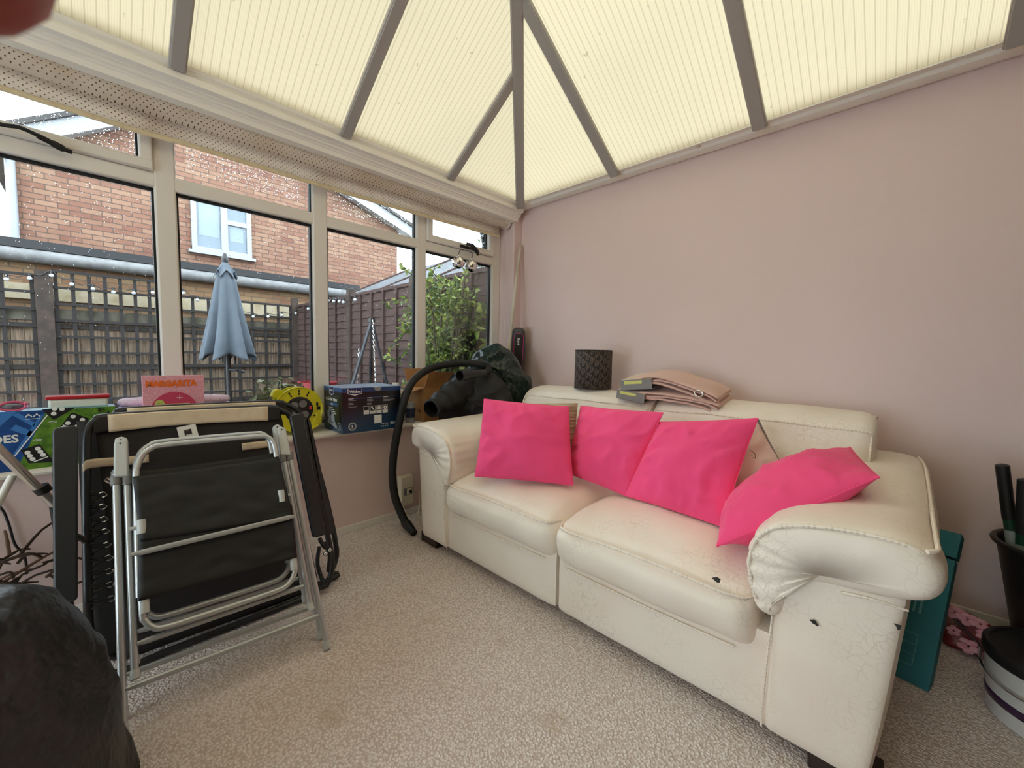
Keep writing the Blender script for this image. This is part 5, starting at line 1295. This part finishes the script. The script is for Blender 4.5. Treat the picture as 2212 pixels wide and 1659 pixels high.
# little clear cup hook stuck on the wall plate
hk = at(1509, 313, 'y', 2.45)
tag(obj('suction_hook', M().lathe([(.013, 0), (.014, .003), (.012, .022), (.015, .024), (.012, .026)], hk-V((0, 0, .013)), n=20), mat('cloudy clear plastic', srgb(226, 214, 196), .3)), 'small cloudy plastic cup stuck to the white trim above the pink wall', 'hook')

# ================================================================ LEFT EDGE CLUTTER
pl_ = thing('metal_pole', 'silver folding pole with a black clip at the left edge below the game box', 'pole', (.28, -.2, .0))
pa, pb_ = at(-60, 915, 'x', .34), at(113, 1085, 'x', .30); dd = (pb_-pa).normalized()
obj('pole_tube', M().tube([pa-dd*.2, pb_+dd*.03], .014, 14), mat('brushed silver', srgb(214, 208, 198), .3, .85), pl_)
pc, pd = at(82, 1052, 'x', .31), at(106, 1062, 'x', .30)
obj('black_clip', M().tube([at(92, 1057, 'x', .305)-dd*.012, at(92, 1057, 'x', .305)+dd*.012], .021, 14).tube([at(80, 1066, 'x', .31), at(106, 1052, 'x', .31)], .008, 8), m_black, pl_)
pe = at(14, 1060, 'x', .30); 
obj('support_leg', M().tube([at(28, 1027, 'x', .29), at(-4, 1085, 'x', .3), at(-40, 1150, 'x', .32), V((.33, -.46, .012))], .011, 12), m_white, pl_)
obj('pole_foot', M().tube([pb_, V((pb_.x+.02, pb_.y+.04, .012))], .010, 10), m_blk, pl_)
tag(obj('wall_cable', M().tube(cat([at(-60, 1040, 'x', .008), at(0, 1095, 'x', .01), at(18, 1130, 'x', .012), at(32, 1175, 'x', .012), at(50, 1195, 'x', .014), at(56, 1215, 'x', .016), at(58, 1240, 'x', .02)], 6), .004, 8), m_black), 'thin dark cable hanging down the pink wall below the sill at the left', 'cable')
br = thing('dried_branches', 'heap of dry brown branches on the carpet below the sill at the left', 'branches', (.12, -.2, 0))
random.seed(11); m_twig = mat('dry brown twig', srgb(56, 40, 32), .8); m_twig2 = mat('pale dry twig', srgb(96, 70, 54), .8)
for i in range(46):
    a = at(rnd(-120, 112), rnd(1195, 1300), 'x', rnd(.05, .22)); a.z = max(a.z, .01); an = rnd(0, 6.28); L_ = rnd(.08, .22)
    b_ = a+V((math.cos(an)*L_*.5, math.sin(an)*L_, rnd(-.06, .10))); b_.z = max(.01, b_.z); b_.x = max(.04, min(.36, b_.x))
    obj('twig', M().tube(cat([a, (a+b_)/2+V((rnd(-.02, .02), rnd(-.02, .02), .02)), b_], 3), [.005]*3+[.004]*3+[.002], 6), m_twig2 if i % 4 == 0 else m_twig, br)
# ================================================================ THE GARDEN BEYOND THE WINDOW
K = 1.75
FX, FY, GZ = 2.383-4.583*K, 1.501*K, -0.15
HX = -6.55
random.seed(3)
m_slab = mat('wet grey paving', srgb(91, 88, 83), .35, vary=(3, srgb(68, 66, 63), .4, .65))
g = M().box((-14, -12, GZ-.2), (-0.36, 14, GZ)); g.box((-0.36, 2.75, GZ-.2), (6, 14, GZ))
tag(obj('garden_ground', g, m_slab, smooth=False), 'wet grey paving of the garden outside the window', 'paving', kind='structure')
# ---- neighbour's house
def bricks(c1, c2, c3, mort):
    def f(nt, b):
        co = nd(nt, 'ShaderNodeTexCoord').outputs['Object']; s = nd(nt, 'ShaderNodeSeparateXYZ'); nt.links.new(co, s.inputs[0])
        cb_ = nd(nt, 'ShaderNodeCombineXYZ'); nt.links.new(s.outputs[1], cb_.inputs[0]); nt.links.new(s.outputs[2], cb_.inputs[1])
        t = nd(nt, 'ShaderNodeTexBrick'); t.inputs['Scale'].default_value = 1.0
        t.inputs['Brick Width'].default_value = .225; t.inputs['Row Height'].default_value = .075; t.inputs['Mortar Size'].default_value = .007; t.inputs['Mortar Smooth'].default_value = .2
        t.inputs['Bias'].default_value = .0
        nt.links.new(cb_.outputs[0], t.inputs['Vector'])
        nz_ = noise_n(nt, 3.0, 4)
        t.inputs['Mortar'].default_value = (*mort, 1)
        nt.links.new(mixc(nt, ramp(nt, nz_, .35, .7), c1, c2), t.inputs['Color1']); t.inputs['Color2'].default_value = (*c3, 1)
        nt.links.new(t.outputs['Color'], b.inputs['Base Color'])
        bp = nd(nt, 'ShaderNodeBump'); bp.inputs['Strength'].default_value = .5; bp.inputs['Distance'].default_value = .01; bp.invert = True
        nt.links.new(t.outputs['Fac'], bp.inputs['Height']); nt.links.new(bp.outputs[0], b.inputs['Normal'])
    return f
m_brick = mat('orange red brick', srgb(138, 79, 60), .85, custom=bricks(srgb(121, 82, 66), srgb(104, 65, 52), srgb(137, 105, 85), srgb(85, 66, 57)))
m_brick2 = mat('buff brick', srgb(151, 107, 76), .85, custom=bricks(srgb(126, 93, 66), srgb(112, 74, 54), srgb(135, 109, 79), srgb(98, 82, 66)))
m_tile = mat('dark roof tile', srgb(55, 52, 52), .7, bump=(30, .5, .02)); m_upvc2 = mat('white house trim', srgb(146, 149, 154), .4)
m_hglass = mat('house window glass', srgb(91, 107, 120), .05, spec=.8); m_cur = mat('white window blind', srgb(135, 146, 151), .8)
house = thing('neighbour_house', 'orange brick house with a white framed upstairs window beyond the garden fence', 'house', (HX-1, 2, GZ))
hy = lambda u, v, x=HX: (lambda p: (p.y, p.z))(at(u, v, 'x', x))
lo_, ro_ = hy(30, 545)[0], hy(858, 600)[0]
r1_, r2_ = hy(747, 422), hy(876, 505); l1_, l2_ = hy(30, 315), hy(310, 262)
sr = (r2_[1]-r1_[1])/(r2_[0]-r1_[0]); sl = (l2_[1]-l1_[1])/(l2_[0]-l1_[0]); sl = max(sl, .55)
zr = r1_[1]+sr*(ro_-r1_[0]); zl = l1_[1]
ya_ = (zr-zl+sl*lo_-sr*ro_)/(sl-sr); za_ = zl+sl*(ya_-lo_)
m = M().prism([(lo_, GZ), (ro_, GZ), (ro_, zr), (ya_, za_), (lo_, zl)], Fr((HX, 0, 0), (0, 1, 0), (0, 0, 1)), -5, 0); obj('brick_wall', m, m_brick, house, smooth=False)
for (p, q) in (((lo_-.25, zl-.25*sl), (ya_, za_)), ((ro_+.3, zr+.3*sr), (ya_, za_))):
    obj('bargeboard', M().bar((HX+.16, p[0], p[1]+.02), (HX+.16, q[0], q[1]+.02), .22, .17, (1, 0, 0)).bar((HX+.05, p[0], p[1]-.03), (HX+.05, q[0], q[1]-.03), .03, .25, (1, 0, 0)), m_upvc2, house, smooth=False)
    m = M(); a_, b_ = V((HX+.30, p[0], p[1]+.12)), V((HX+.30, q[0], q[1]+.12)); bx2 = V((-5.6, 0, 0)); t_ = V((0, 0, .07))
    m.add([a_, b_, b_+bx2, a_+bx2, a_+t_, b_+t_, b_+bx2+t_, a_+bx2+t_], [(0, 1, 2, 3), (7, 6, 5, 4), (0, 4, 5, 1), (1, 5, 6, 2), (2, 6, 7, 3), (3, 7, 4, 0)]); obj('roof', m, m_tile, house, smooth=False)
obj('drainpipe', M().tube([(HX+.06, lo_+.02, zl-.1), (HX+.06, lo_+.02, hy(30, 545)[1])], .05, 10), m_upvc2, house)
w0, w1, w2, w3 = hy(410, 430), hy(540, 440), hy(540, 557), hy(411, 542)
wy0, wy1, wz0, wz1 = w0[0], w1[0], (w2[1]+w3[1])/2, (w0[1]+w1[1])/2
wf = M(); t_ = .075; ym = wy0+(wy1-wy0)*.53; zm = wz0+(wz1-wz0)*.62
for b_ in ((wy0, wz0, wy1, wz0+t_), (wy0, wz1-t_, wy1, wz1), (wy0, wz0, wy0+t_, wz1), (wy1-t_, wz0, wy1, wz1), (ym-.05, wz0, ym+.05, wz1), (ym, zm-.04, wy1, zm+.04)):
    k_ = .004*(b_[3]-b_[1] > b_[2]-b_[0]); wf.box((HX-.02-k_, b_[0], b_[1]), (HX+.05+k_, b_[2], b_[3]))
wo = obj('window', wf, m_upvc2, house, smooth=False)
obj('pane', M().box((HX-.01, wy0+.02, wz0+.02), (HX+.015, wy1-.02, wz1-.02)), m_hglass, wo, smooth=False)
obj('window_blind', M().box((HX+.012, wy0+t_+.03, wz0+t_+.20), (HX+.018, ym-.07, wz1-t_-.02)).box((HX+.012, ym+.08, wz0+t_+.18), (HX+.018, wy1-t_-.05, zm-.06)), m_cur, wo, smooth=False)
obj('window_sill', M().box((HX, wy0-.05, wz0-.05), (HX+.10, wy1+.05, wz0)), m_upvc2, wo, smooth=False)
# low extension in front of it
EXX = -5.98
g0, g1 = at(0, 545, 'x', EXX+.12), at(755, 636, 'x', EXX+.12); zg = (g0.z+g1.z)/2
ext = thing('brick_extension', 'low buff brick extension with white gutter and dark roof edge behind the trellis', 'building', (EXX-.3, 1, GZ))
yr_ = g1.y+.15
obj('brick_wall', M().box((HX, -4, GZ), (EXX, yr_, zg+.02)), m_brick2, ext, smooth=False)
obj('roof_edge', M().box((HX, -4, zg+.09), (EXX+.16, yr_+.05, zg+.20)), mat('black roof felt', srgb(33, 33, 35), .7), ext, smooth=False)
obj('gutter', M().tube([(EXX+.13, -4, zg), (EXX+.13, yr_, zg)], .085, 14), mat('weathered white gutter', srgb(116, 115, 115), .5, vary=(8, srgb(91, 90, 90), .4, .7)), ext)
zc_ = at(200, 640, 'x', EXX+.06).z
obj('cream_band', M().box((EXX-.02, -4, zc_-.10), (EXX+.06, yr_-.2, zc_+.10)), mat('cream render', srgb(159, 146, 123), .8, vary=(6, srgb(138, 123, 91), .45, .7)), ext, smooth=False)
# ---- grey board fence
m_board = mat('weathered grey fence board', srgb(134, 113, 95), .9, vary=(3, srgb(78, 65, 52), .38, .62, (1, 14, .8)), bump=(20, .4, .01, (1, 3, .3)))
m_rail = mat('dark fence rail', srgb(41, 36, 32), .85); m_trel = mat('dark brown trellis lath', srgb(27, 21, 19), .8); m_post = mat('brown fence post', srgb(63, 49, 41), .85, vary=(9, srgb(44, 35, 30), .4, .6))
FT = 1.1+.275*K
gf = thing('board_fence', 'weathered grey close board fence behind the trellis', 'fence', (FX, 0, GZ))
m = M(); y = -4.0
while y < FY-.02:
    w_ = rnd(.105, .13); m.box((FX-.02+rnd(-.006, .006), y, GZ), (FX, min(y+w_-.006, FY), FT-.0+rnd(-.006, .006))); y += w_
obj('board_panel', m, m_board, gf, smooth=False)
for z in (.25, .80, 1.33): obj('rail', M().box((FX, -4, z), (FX+.03, FY, z+.055)), m_rail, gf, smooth=False)  # fence rails kept dark to draw the shadow gaps across the boards
obj('gravel_board', M().box((FX-.01, -4, FT-.16), (FX+.025, FY, FT+.0)), mat('mossy concrete board', srgb(85, 79, 69), .9, vary=(5, srgb(60, 58, 44), .4, .6)), gf, smooth=False)
for yy in (at(100, 700, 'x', FX+.08).y, FY-.03, -3.0):
    zt_ = at(100, 586, 'x', FX+.08).z if yy < 2 else at(640, 645, 'x', FX+.08).z
    obj('post', M().box((FX+.03, yy-.075, GZ), (FX+.13, yy+.075 if yy < 2 else yy+.02, zt_)), m_post, gf, smooth=False)
TX = FX+.055
tr_ = thing('trellis', 'dark square lattice trellis fixed along the grey fence', 'trellis', (TX, 0, GZ))
yp = at(100, 700, 'x', FX+.08).y
for (ya, yb, zt_, n_) in ((yp+.10, at(335, 700, 'x', TX).y+.1, 2.06, 7), (at(393, 700, 'x', TX).y-.06, FY-.12, 1.88, 8), (-2.9, yp-.10, 1.98, 10)):
    m = M()
    for i in range(n_+1): 
        y = ya+(yb-ya)*i/n_; m.box((TX, y-.019, GZ+.1), (TX+.016, y+.019, zt_+(.10 if ya > 1 else .0)))
    z = zt_
    while z > 0.1: m.box((TX+.016, ya-.03, z-.017), (TX+.030, yb+.03, z+.017)); z -= .21
    obj('lattice_panel', m, m_trel, tr_, smooth=False)
# ---- brown panel fence across the end
m_brown = mat('dark brown waney fence board', srgb(66, 44, 39), .85, vary=(4, srgb(47, 32, 28), .35, .65, (1.0, 1, 9)), bump=(12, .5, .01, (1, 1, 8)))
BT = 1.1+.463*K
bf = thing('brown_fence', 'dark brown panel fence across the end of the garden behind the shrub', 'fence', (-3, FY, GZ))
xs_ = [FX+.02, at(838, 700, 'y', FY).x, at(905, 700, 'y', FY).x, -.42]
xs_ = [FX+.02, -3.4, -1.75, -.42]
for i in range(3):
    x0, x1 = xs_[i]+.04, xs_[i+1]-.04; m = M(); z = GZ+.02
    while z < BT-.05:
        h_ = .135; t_ = rnd(-.012, .012)
        m.add([V((x, y_, zz)) for x, dz in ((x0, t_), (x1, -t_)) for y_, zz in ((FY, z+dz*.3), (FY-.022, z+dz), (FY-.006, z+h_+.02), (FY, z+h_+.02))], [(0, 1, 2, 3), (7, 6, 5, 4), (1, 5, 6, 2), (0, 4, 5, 1), (2, 6, 7, 3), (3, 7, 4, 0)])
        z += .105
    obj('board_panel', m, m_brown, bf, smooth=False)
    b_ = M().box((x0, FY-.03, BT-.04), (x1, FY+.01, BT))
    for j in range(6): 
        x = x0+(x1-x0)*j/5; b_.box((x-.02, FY-.045, GZ), (x+.02, FY-.02, BT-.03))
    obj('batten_frame', b_, m_brown, bf, smooth=False)
for x in xs_[1:]: obj('post', M().box((x-.045, FY-.05, GZ), (x+.045, FY+.04, BT+.07)), m_post, bf, smooth=False)
# shed beyond it
sh_ = thing('garden_shed', 'brown shed with a grey felt roof beyond the brown fence', 'shed', (-2, FY+1.2, GZ))
m = M(); xa, xb = -4.6, -.2
m.prism([(FY+.35, 1.93), (FY+1.7, 2.62), (FY+1.7, 2.68), (FY+.30, 1.97)], Fr((0, 0, 0), (0, 1, 0), (0, 0, 1)), xa, xb-.6); obj('felt_roof', m, mat('grey roofing felt', srgb(85, 88, 94), .8, vary=(5, srgb(69, 71, 76), .4, .6)), sh_, smooth=False)
obj('shed_wall', M().prism([(FY+.45, GZ), (FY+1.65, GZ), (FY+1.65, 2.58), (FY+.45, 1.98)], Fr((0, 0, 0), (0, 1, 0), (0, 0, 1)), xa+.1, xb-.7), m_brown, sh_, smooth=False)
for x in (xa, xa+1.3, xa+2.6): obj('ridge_strip', M().bar((x, FY+.32, 1.985), (x, FY+1.69, 2.69), .05, .03), m_brown, sh_, smooth=False)
# ---- string of bulbs
sl_ = thing('string_lights', 'string of clear bulbs hung along the trellis and brown fence', 'string lights', (TX+.1, 0, 1.8))
m_bulb = mat('clear bulb', srgb(174, 179, 184), .08, spec=.9)
bp_ = [(13.6, 603), (64, 601), (111, 595), (155, 614), (201, 624), (245, 631), (289, 633), (330, 632), (396, 633), (426, 648), (547, 684), (579, 684), (609, 681), (639, 677)]
bp2 = [(666, 667), (709, 650), (721, 651), (733, 651), (742, 653), (767, 648)]
pts = [at(u, v, 'x', TX+.08) for u, v in bp_]+[at(u, v, 'y', FY-.10) for u, v in bp2]
wire = [pts[0]+V((0, -.6, .05))]
for i, p in enumerate(pts):
    wire += [p+V((0, 0, .055))]; 
    if i < len(pts)-1: wire += [(p+pts[i+1])/2+V((0, 0, .02))]
obj('wire', M().tube(cat(wire, 4), .005, 6), m_black, sl_)
for p in pts:
    b_ = obj('bulb', M().sphere(p, .024, 12), m_bulb, sl_); obj('bulb_holder', M().tube([p+V((0, 0, .022)), p+V((0, 0, .065))], .014, 8), m_black, b_)
# ---- closed parasol
PX = -2.7
pt = lambda u, v: at(u, v, 'x', PX)
pc_ = pt(489, 660); px_ = lambda d: d*(pt(540, 660)-pt(440, 660)).length/100*.92
um = thing('parasol', 'closed grey garden parasol in front of the trellis', 'parasol', (PX, pc_.y, GZ))
m_par = mat('grey blue parasol cloth', srgb(82, 90, 99), .85, vary=(3, srgb(71, 79, 88), .4, .6))
def canopy(rows, nf, seed, dep):
    m = M(); 
    def f(a, b_):
        i = b_*(len(rows)-1); i0 = min(int(i), len(rows)-2); t = i-i0; r_ = rows[i0][0]*(1-t)+rows[i0+1][0]*t; z = rows[i0][1]*(1-t)+rows[i0+1][1]*t
        th_ = a*2*math.pi; k_ = 1-dep*b_*(.5+.5*math.cos(nf*th_+seed+1.2*math.sin(2*th_)))**1.5
        rr = r_*k_; tw = .25*b_*math.sin(3*th_)
        return V((PX+rr*math.cos(th_+tw), pc_.y+rr*math.sin(th_+tw), z+.035*b_*b_*math.cos(nf*th_+seed)))
    return m.grid(f, 96, 26, True)
zt_, z1_, z2_ = pt(487, 566).z, pt(487, 592).z, pt(490, 772).z
obj('canopy', canopy([(px_(14), z1_+.05), (px_(26), pt(487, 610).z), (px_(44), pt(487, 680).z), (px_(62), pt(487, 740).z), (px_(72), z2_)], 8, .6, .46), m_par, um, solid=.004)
obj('vent_cap', canopy([(px_(5), zt_), (px_(16), pt(487, 580).z), (px_(29), z1_-.01)], 8, .2, .30), m_par, um, solid=.004)
obj('finial', M().lathe([(px_(6), zt_-.02), (px_(9), zt_+.02), (px_(7), pt(487, 556).z), (px_(4), pt(487, 548).z), (0, pt(487, 547).z)], (PX, pc_.y, 0), n=16), m_black, um)
obj('pole', M().tube([(PX, pc_.y, GZ+.05), (PX, pc_.y, zt_)], .024, 12), m_blk, um)
obj('ribs', M().tube([(PX+.02, pc_.y+.03, zt_-.1), (PX+.06, pc_.y+.05, z2_-.07)], .012, 6).tube([(PX+.02, pc_.y-.03, zt_-.1), (PX+.05, pc_.y-.06, z2_-.05)], .012, 6), m_blk, um)
obj('crank', M().tube([(PX, pc_.y, z2_-.13), (PX+.09, pc_.y+.05, z2_-.13), (PX+.09, pc_.y+.12, z2_-.15)], .014, 8), m_blk, um)
obj('base', M().lathe([(.24, 0), (.24, .05), (.05, .09), (.03, .25)], (PX, pc_.y, GZ), n=28), m_blk, um)
# ---- tripod with chains
TXX = -1.75
tp_ = thing('tripod_stand', 'dark metal tripod with hanging chains in front of the brown fence', 'tripod', (TXX, 2.1, GZ))
ap = at(803, 692, 'x', TXX)
for (u, v, dx) in ((764, 822, .12), (834, 822, .0), (800, 815, -.35)):
    q = at(u, v, 'x', TXX+dx); d = q-ap; f_ = ap+d*((GZ-ap.z)/d.z); obj('leg', M().tube([ap, f_], .017, 8), mat('dark grey iron', srgb(52, 55, 61), .5, .4), tp_)
obj('top_plate', M().tube([ap-V((0, 0, .02)), ap+V((0, 0, .02))], .035, 8), m_blk, tp_)
for (u0, v0, u1, v1) in ((805, 695, 812, 850), (775, 757, 770, 850)):
    a_, b_ = at(u0, v0, 'x', TXX+.05), at(u1, v1, 'x', TXX+.05); n_ = int((b_-a_).length/.028); m = M()
    for i in range(n_):
        c_ = a_.lerp(b_, i/n_); s_ = V((.008, .008, 0)) if i % 2 else V((.008, -.008, 0)); dd = (b_-a_).normalized()*.017
        m.tube([c_+dd, c_+s_, c_-dd, c_-s_], .0032, 5, True)
    o = obj('chain', m, m_chrome, tp_); o['kind'] = 'stuff'
rp_ = at(690, 826, 'x', -2.2)
tag(obj('red_shape', M().lathe([(.16, GZ), (.20, rp_.z), (.185, rp_.z), (.15, GZ+.03)], (-2.3, rp_.y+.02, 0), n=24), mat('dull red plastic', srgb(131, 28, 32), .5)), 'unidentified red thing on the paving by the corner of the fences', 'tub')  # unclear red patch beyond the reel, modelled as a round open vessel
# ---- shrub
def leafcol(nt, b):
    g_ = nd(nt, 'ShaderNodeNewGeometry'); r_ = nd(nt, 'ShaderNodeValToRGB'); e = r_.color_ramp.elements
    e[0].position = 0; e[0].color = (*srgb(46, 70, 30), 1); e[1].position = 1; e[1].color = (*srgb(161, 171, 80), 1)
    x = r_.color_ramp.elements.new(.5); x.color = (*srgb(94, 119, 49), 1)
    nt.links.new(g_.outputs['Random Per Island'], r_.inputs[0]); nt.links.new(r_.outputs[0], b.inputs['Base Color'])
    out = nt.nodes['Material Output']; t = nd(nt, 'ShaderNodeBsdfTranslucent'); nt.links.new(r_.outputs[0], t.inputs[0])
    mx = nd(nt, 'ShaderNodeMixShader'); mx.inputs[0].default_value = .35; nt.links.new(b.outputs[0], mx.inputs[1]); nt.links.new(t.outputs[0], mx.inputs[2]); nt.links.new(mx.outputs[0], out.inputs[0])
m_leaf = mat('green leaf', srgb(106, 136, 56), .5, custom=leafcol); m_stem = mat('brown green stem', srgb(69, 63, 41), .8)
def leaf(m, p, d, s_):
    d = d.normalized(); sd = d.cross(V((rnd(-1, 1), rnd(-1, 1), rnd(-.2, 1)))).normalized(); n_ = d.cross(sd)
    w_ = s_*.26
    m.add([p, p+d*s_*.35+sd*w_+n_*s_*.06, p+d*s_*.38-n_*s_*.02, p+d*s_*.35-sd*w_+n_*s_*.06, p+d*s_*.75+sd*w_*.7, p+d*s_*.75-sd*w_*.7, p+d*s_*1.0-n_*s_*.10], [(0, 2, 1), (0, 3, 2), (2, 4, 1), (2, 3, 5), (2, 6, 4), (2, 5, 6)])
su = thing('leafy_shrub', 'tall leafy green shrub crowding the far window pane', 'shrub', (-.9, 2.3, GZ))
fol, stm = M(), M()
def sprig(pts, n_, s_, spread=.05):
    c_ = cat(pts, 8); stm.tube(c_, [.006*(1-.7*i/len(c_)) for i in range(len(c_))], 5)
    for i in range(n_):
        t = (i+rnd(0, 1))/n_; q = c_[min(int(t*(len(c_)-1)), len(c_)-2)]; dr = (c_[-1]-c_[0]).normalized()
        leaf(fol, q+V((rnd(-1, 1), rnd(-1, 1), rnd(-1, 1)))*spread*.2, dr*.5+V((rnd(-1, 1), rnd(-1, 1), rnd(-1.0, .5))), s_*rnd(.7, 1.3))
sb = lambda u, v, x: at(u, v, 'x', x)
for i in range(260):
    u = random.gauss(990, 42); vtop = 612 if u > 935 else 612+(935-u)*1.2
    v = rnd(vtop, 840); x = rnd(-1.3, -.50)
    e = sb(u, v, x); e.y = min(e.y, FY-.14); o_ = V((-.85+rnd(-.1, .1), 2.35, max(GZ+.1, e.z-rnd(.3, .7))))
    mid = e.lerp(o_, .5)+V((rnd(-.1, .1), rnd(-.1, .1), .1))
    tip = e+V((rnd(-.10, .10), rnd(-.12, .08), rnd(-.14, .05)))
    sprig([e.lerp(mid, .35), e, tip], 15, .052)
for i in range(9):
    a = -.4+.1*i; e = V((-.85+.35*math.sin(i*2.1), 2.3+.12*math.cos(i*1.7), 1.45+.05*i)); stm.tube(cat([(-.85, 2.35, GZ), (-.85+.15*math.sin(i*2.1), 2.33, .6), e], 6), [.016]*7+[.010]*6, 6)
for px in (((930, 660), (900, 690), (870, 725), (838, 752)), ((930, 620), (895, 640), (862, 648), (828, 656)), ((925, 720), (905, 730), (880, 750), (855, 790)), ((935, 640), (905, 610), (885, 590), (868, 572)), ((960, 620), (945, 600), (935, 585), (950, 575)), ((1000, 610), (1005, 590), (1015, 575)), ((925, 690), (890, 700), (862, 690)), ((920, 760), (900, 780), (890, 800)),
           ((1042, 600), (1040, 560), (1044, 535), (1036, 522)), ((1052, 620), (1050, 590), (1040, 570)), ((925, 610), (912, 590), (905, 570), (898, 560))):
    sprig([sb(u, v, -.62) for u, v in px], 24, .048)
for i in range(14):
    p = sb(rnd(1020, 1055), rnd(640, 760), -.40); 
    for j in range(4): leaf(fol, p+V((0, rnd(-.03, .03), rnd(-.03, .03))), V((.2, rnd(-1, 1), rnd(-.8, .2))), rnd(.08, .12))
obj('foliage', fol, m_leaf, su, smooth=False); obj('stems', stm, m_stem, su)
# a few leaves of a low plant behind the reel
lp_ = thing('low_plant', 'low green plant on the paving behind the cable reel', 'plant', (-1.4, 1.35, GZ)); fo2, st2 = M(), M()
for i in range(26):
    e = at(rnd(540, 672), rnd(828, 880), 'x', -1.3); st2.tube(cat([(-1.3, 1.35, GZ), (e+V((-1.3, 1.35, GZ)))/2+V((0, 0, .1)), e], 4), .004, 5)
    for j in range(5): leaf(fo2, e+V((rnd(-.03, .03), rnd(-.05, .05), rnd(-.05, .05))), V((rnd(-1, 1), rnd(-1, 1), rnd(-.3, .8))), rnd(.04, .07))
obj('leaves', fo2, mat('dull green leaf', srgb(58, 62, 40), .6, vary=(9, srgb(84, 88, 56), .4, .6)), lp_, smooth=False); obj('stems', st2, m_stem, lp_)
# ---- rain on the panes
random.seed(21); rd = M()
def drop(y, z, r_): rd.sphere((XG-.0035, y, z), r_, 6, (.55, 1, 1.15))
for (a, b_) in bays[4:]:
    wd_ = b_-a
    for i in range(int(620*wd_)):
        y, z = rnd(a+.01, b_-.01), 1.84-abs(random.gauss(0, .38))
        if z > .70: drop(y, z, rnd(.0007, .0022))
    for i in range(int(1050*wd_)): drop(rnd(a+.05, b_-.05), rnd(1.955, 2.12), rnd(.0008, .0024))
    for i in range(int(420*wd_)): drop(rnd(a+.01, b_-.01), .695+abs(random.gauss(0, .035)), rnd(.001, .003))
def dropmat(nt, b):
    b.inputs['Transmission Weight'].default_value = 1.0; b.inputs['IOR'].default_value = 1.33
m_drop = mat('rain water', (.95, .97, 1), .02, custom=dropmat)
tag(obj('rain_drops', rd, m_drop), 'rain drops scattered over the outside of the window panes', 'rain', kind='stuff')

# ================================================================ THE PHOTOGRAPHER'S HAND
m_skin = mat('backlit finger skin', srgb(150, 66, 52), .5)  # base colour holds the red of light shining through the finger
hd = thing('person', 'out of focus fingertip of the person holding the camera, top left corner', 'person', CAM+(-.16*rt+.10*dn-.06*fw))
def hp(r_, d_, f_): return CAM+rt*r_+dn*d_+fw*f_
def skinned(name, chains, root, parent, lv=2):
    me = bpy.data.meshes.new(name); vs, es, rs = [], [], []; off = ORG[parent]
    idx = {}
    for chn in chains:
        prev = None
        for p, r_ in chn:
            key = tuple(round(c, 5) for c in p)
            if key not in idx: idx[key] = len(vs); vs.append(p-off); rs.append(r_)
            if prev is not None: es.append((prev, idx[key]))
            prev = idx[key]
    me.from_pydata([tuple(v) for v in vs], es, []); me.materials.append(m_skin)
    o = bpy.data.objects.new(name, me); C.objects.link(o); o.parent = parent; ORG[o] = off
    o.modifiers.new('k', 'SKIN'); sv = me.skin_vertices[0].data
    for i, r_ in enumerate(rs): sv[i].radius = (r_, r_)
    sv[0].use_root = True
    sb_ = o.modifiers.new('u', 'SUBSURF'); sb_.levels = lv; sb_.render_levels = lv
    o.modifiers['k'].use_smooth_shade = True
    return o
s0_ = (-20-1106.0)/FPX; t0__ = (-205-829.5)/FPX; dz_ = .040
tip = (s0_*dz_, t0__*dz_, dz_)
pw_, wr_ = hp(-.150, .045, -.015), hp(-.165, .115, -.03)
kn = lambda i: hp(-.145+.004*i, -.012+.021*i, -.006-.002*i)
ch_ = [[(wr_, .026), (pw_, .030)], [(wr_, .026), (hp(-.20, .20, -.10), .033), (hp(-.26, .30, -.22), .042)]]
ch_.append([(pw_, .030), (kn(0), .0125), (hp(-.112, -.034, .012), .0105), (hp(-.082, -.040, .030), .0098), (hp(tip[0]-.010, tip[1]-.001, .038), .0125), (hp(tip[0]+.003, tip[1]+.001, .040), .0120)])
for i in (1, 2, 3):
    ch_.append([(pw_, .030), (kn(i), .0122-.0006*i), (hp(-.108, -.016+.021*i, -.014), .010-.0005*i), (hp(-.094+.003*i, -.008+.020*i, -.034), .0092-.0005*i), (hp(-.104+.003*i, -.004+.020*i, -.052), .0078-.0004*i)])
ch_.append([(pw_, .030), (hp(-.135, .062, .012), .0135), (hp(-.112, .064, .030), .0115), (hp(-.092, .058, .040), .0095)])
skinned('hand', ch_, 0, hd)
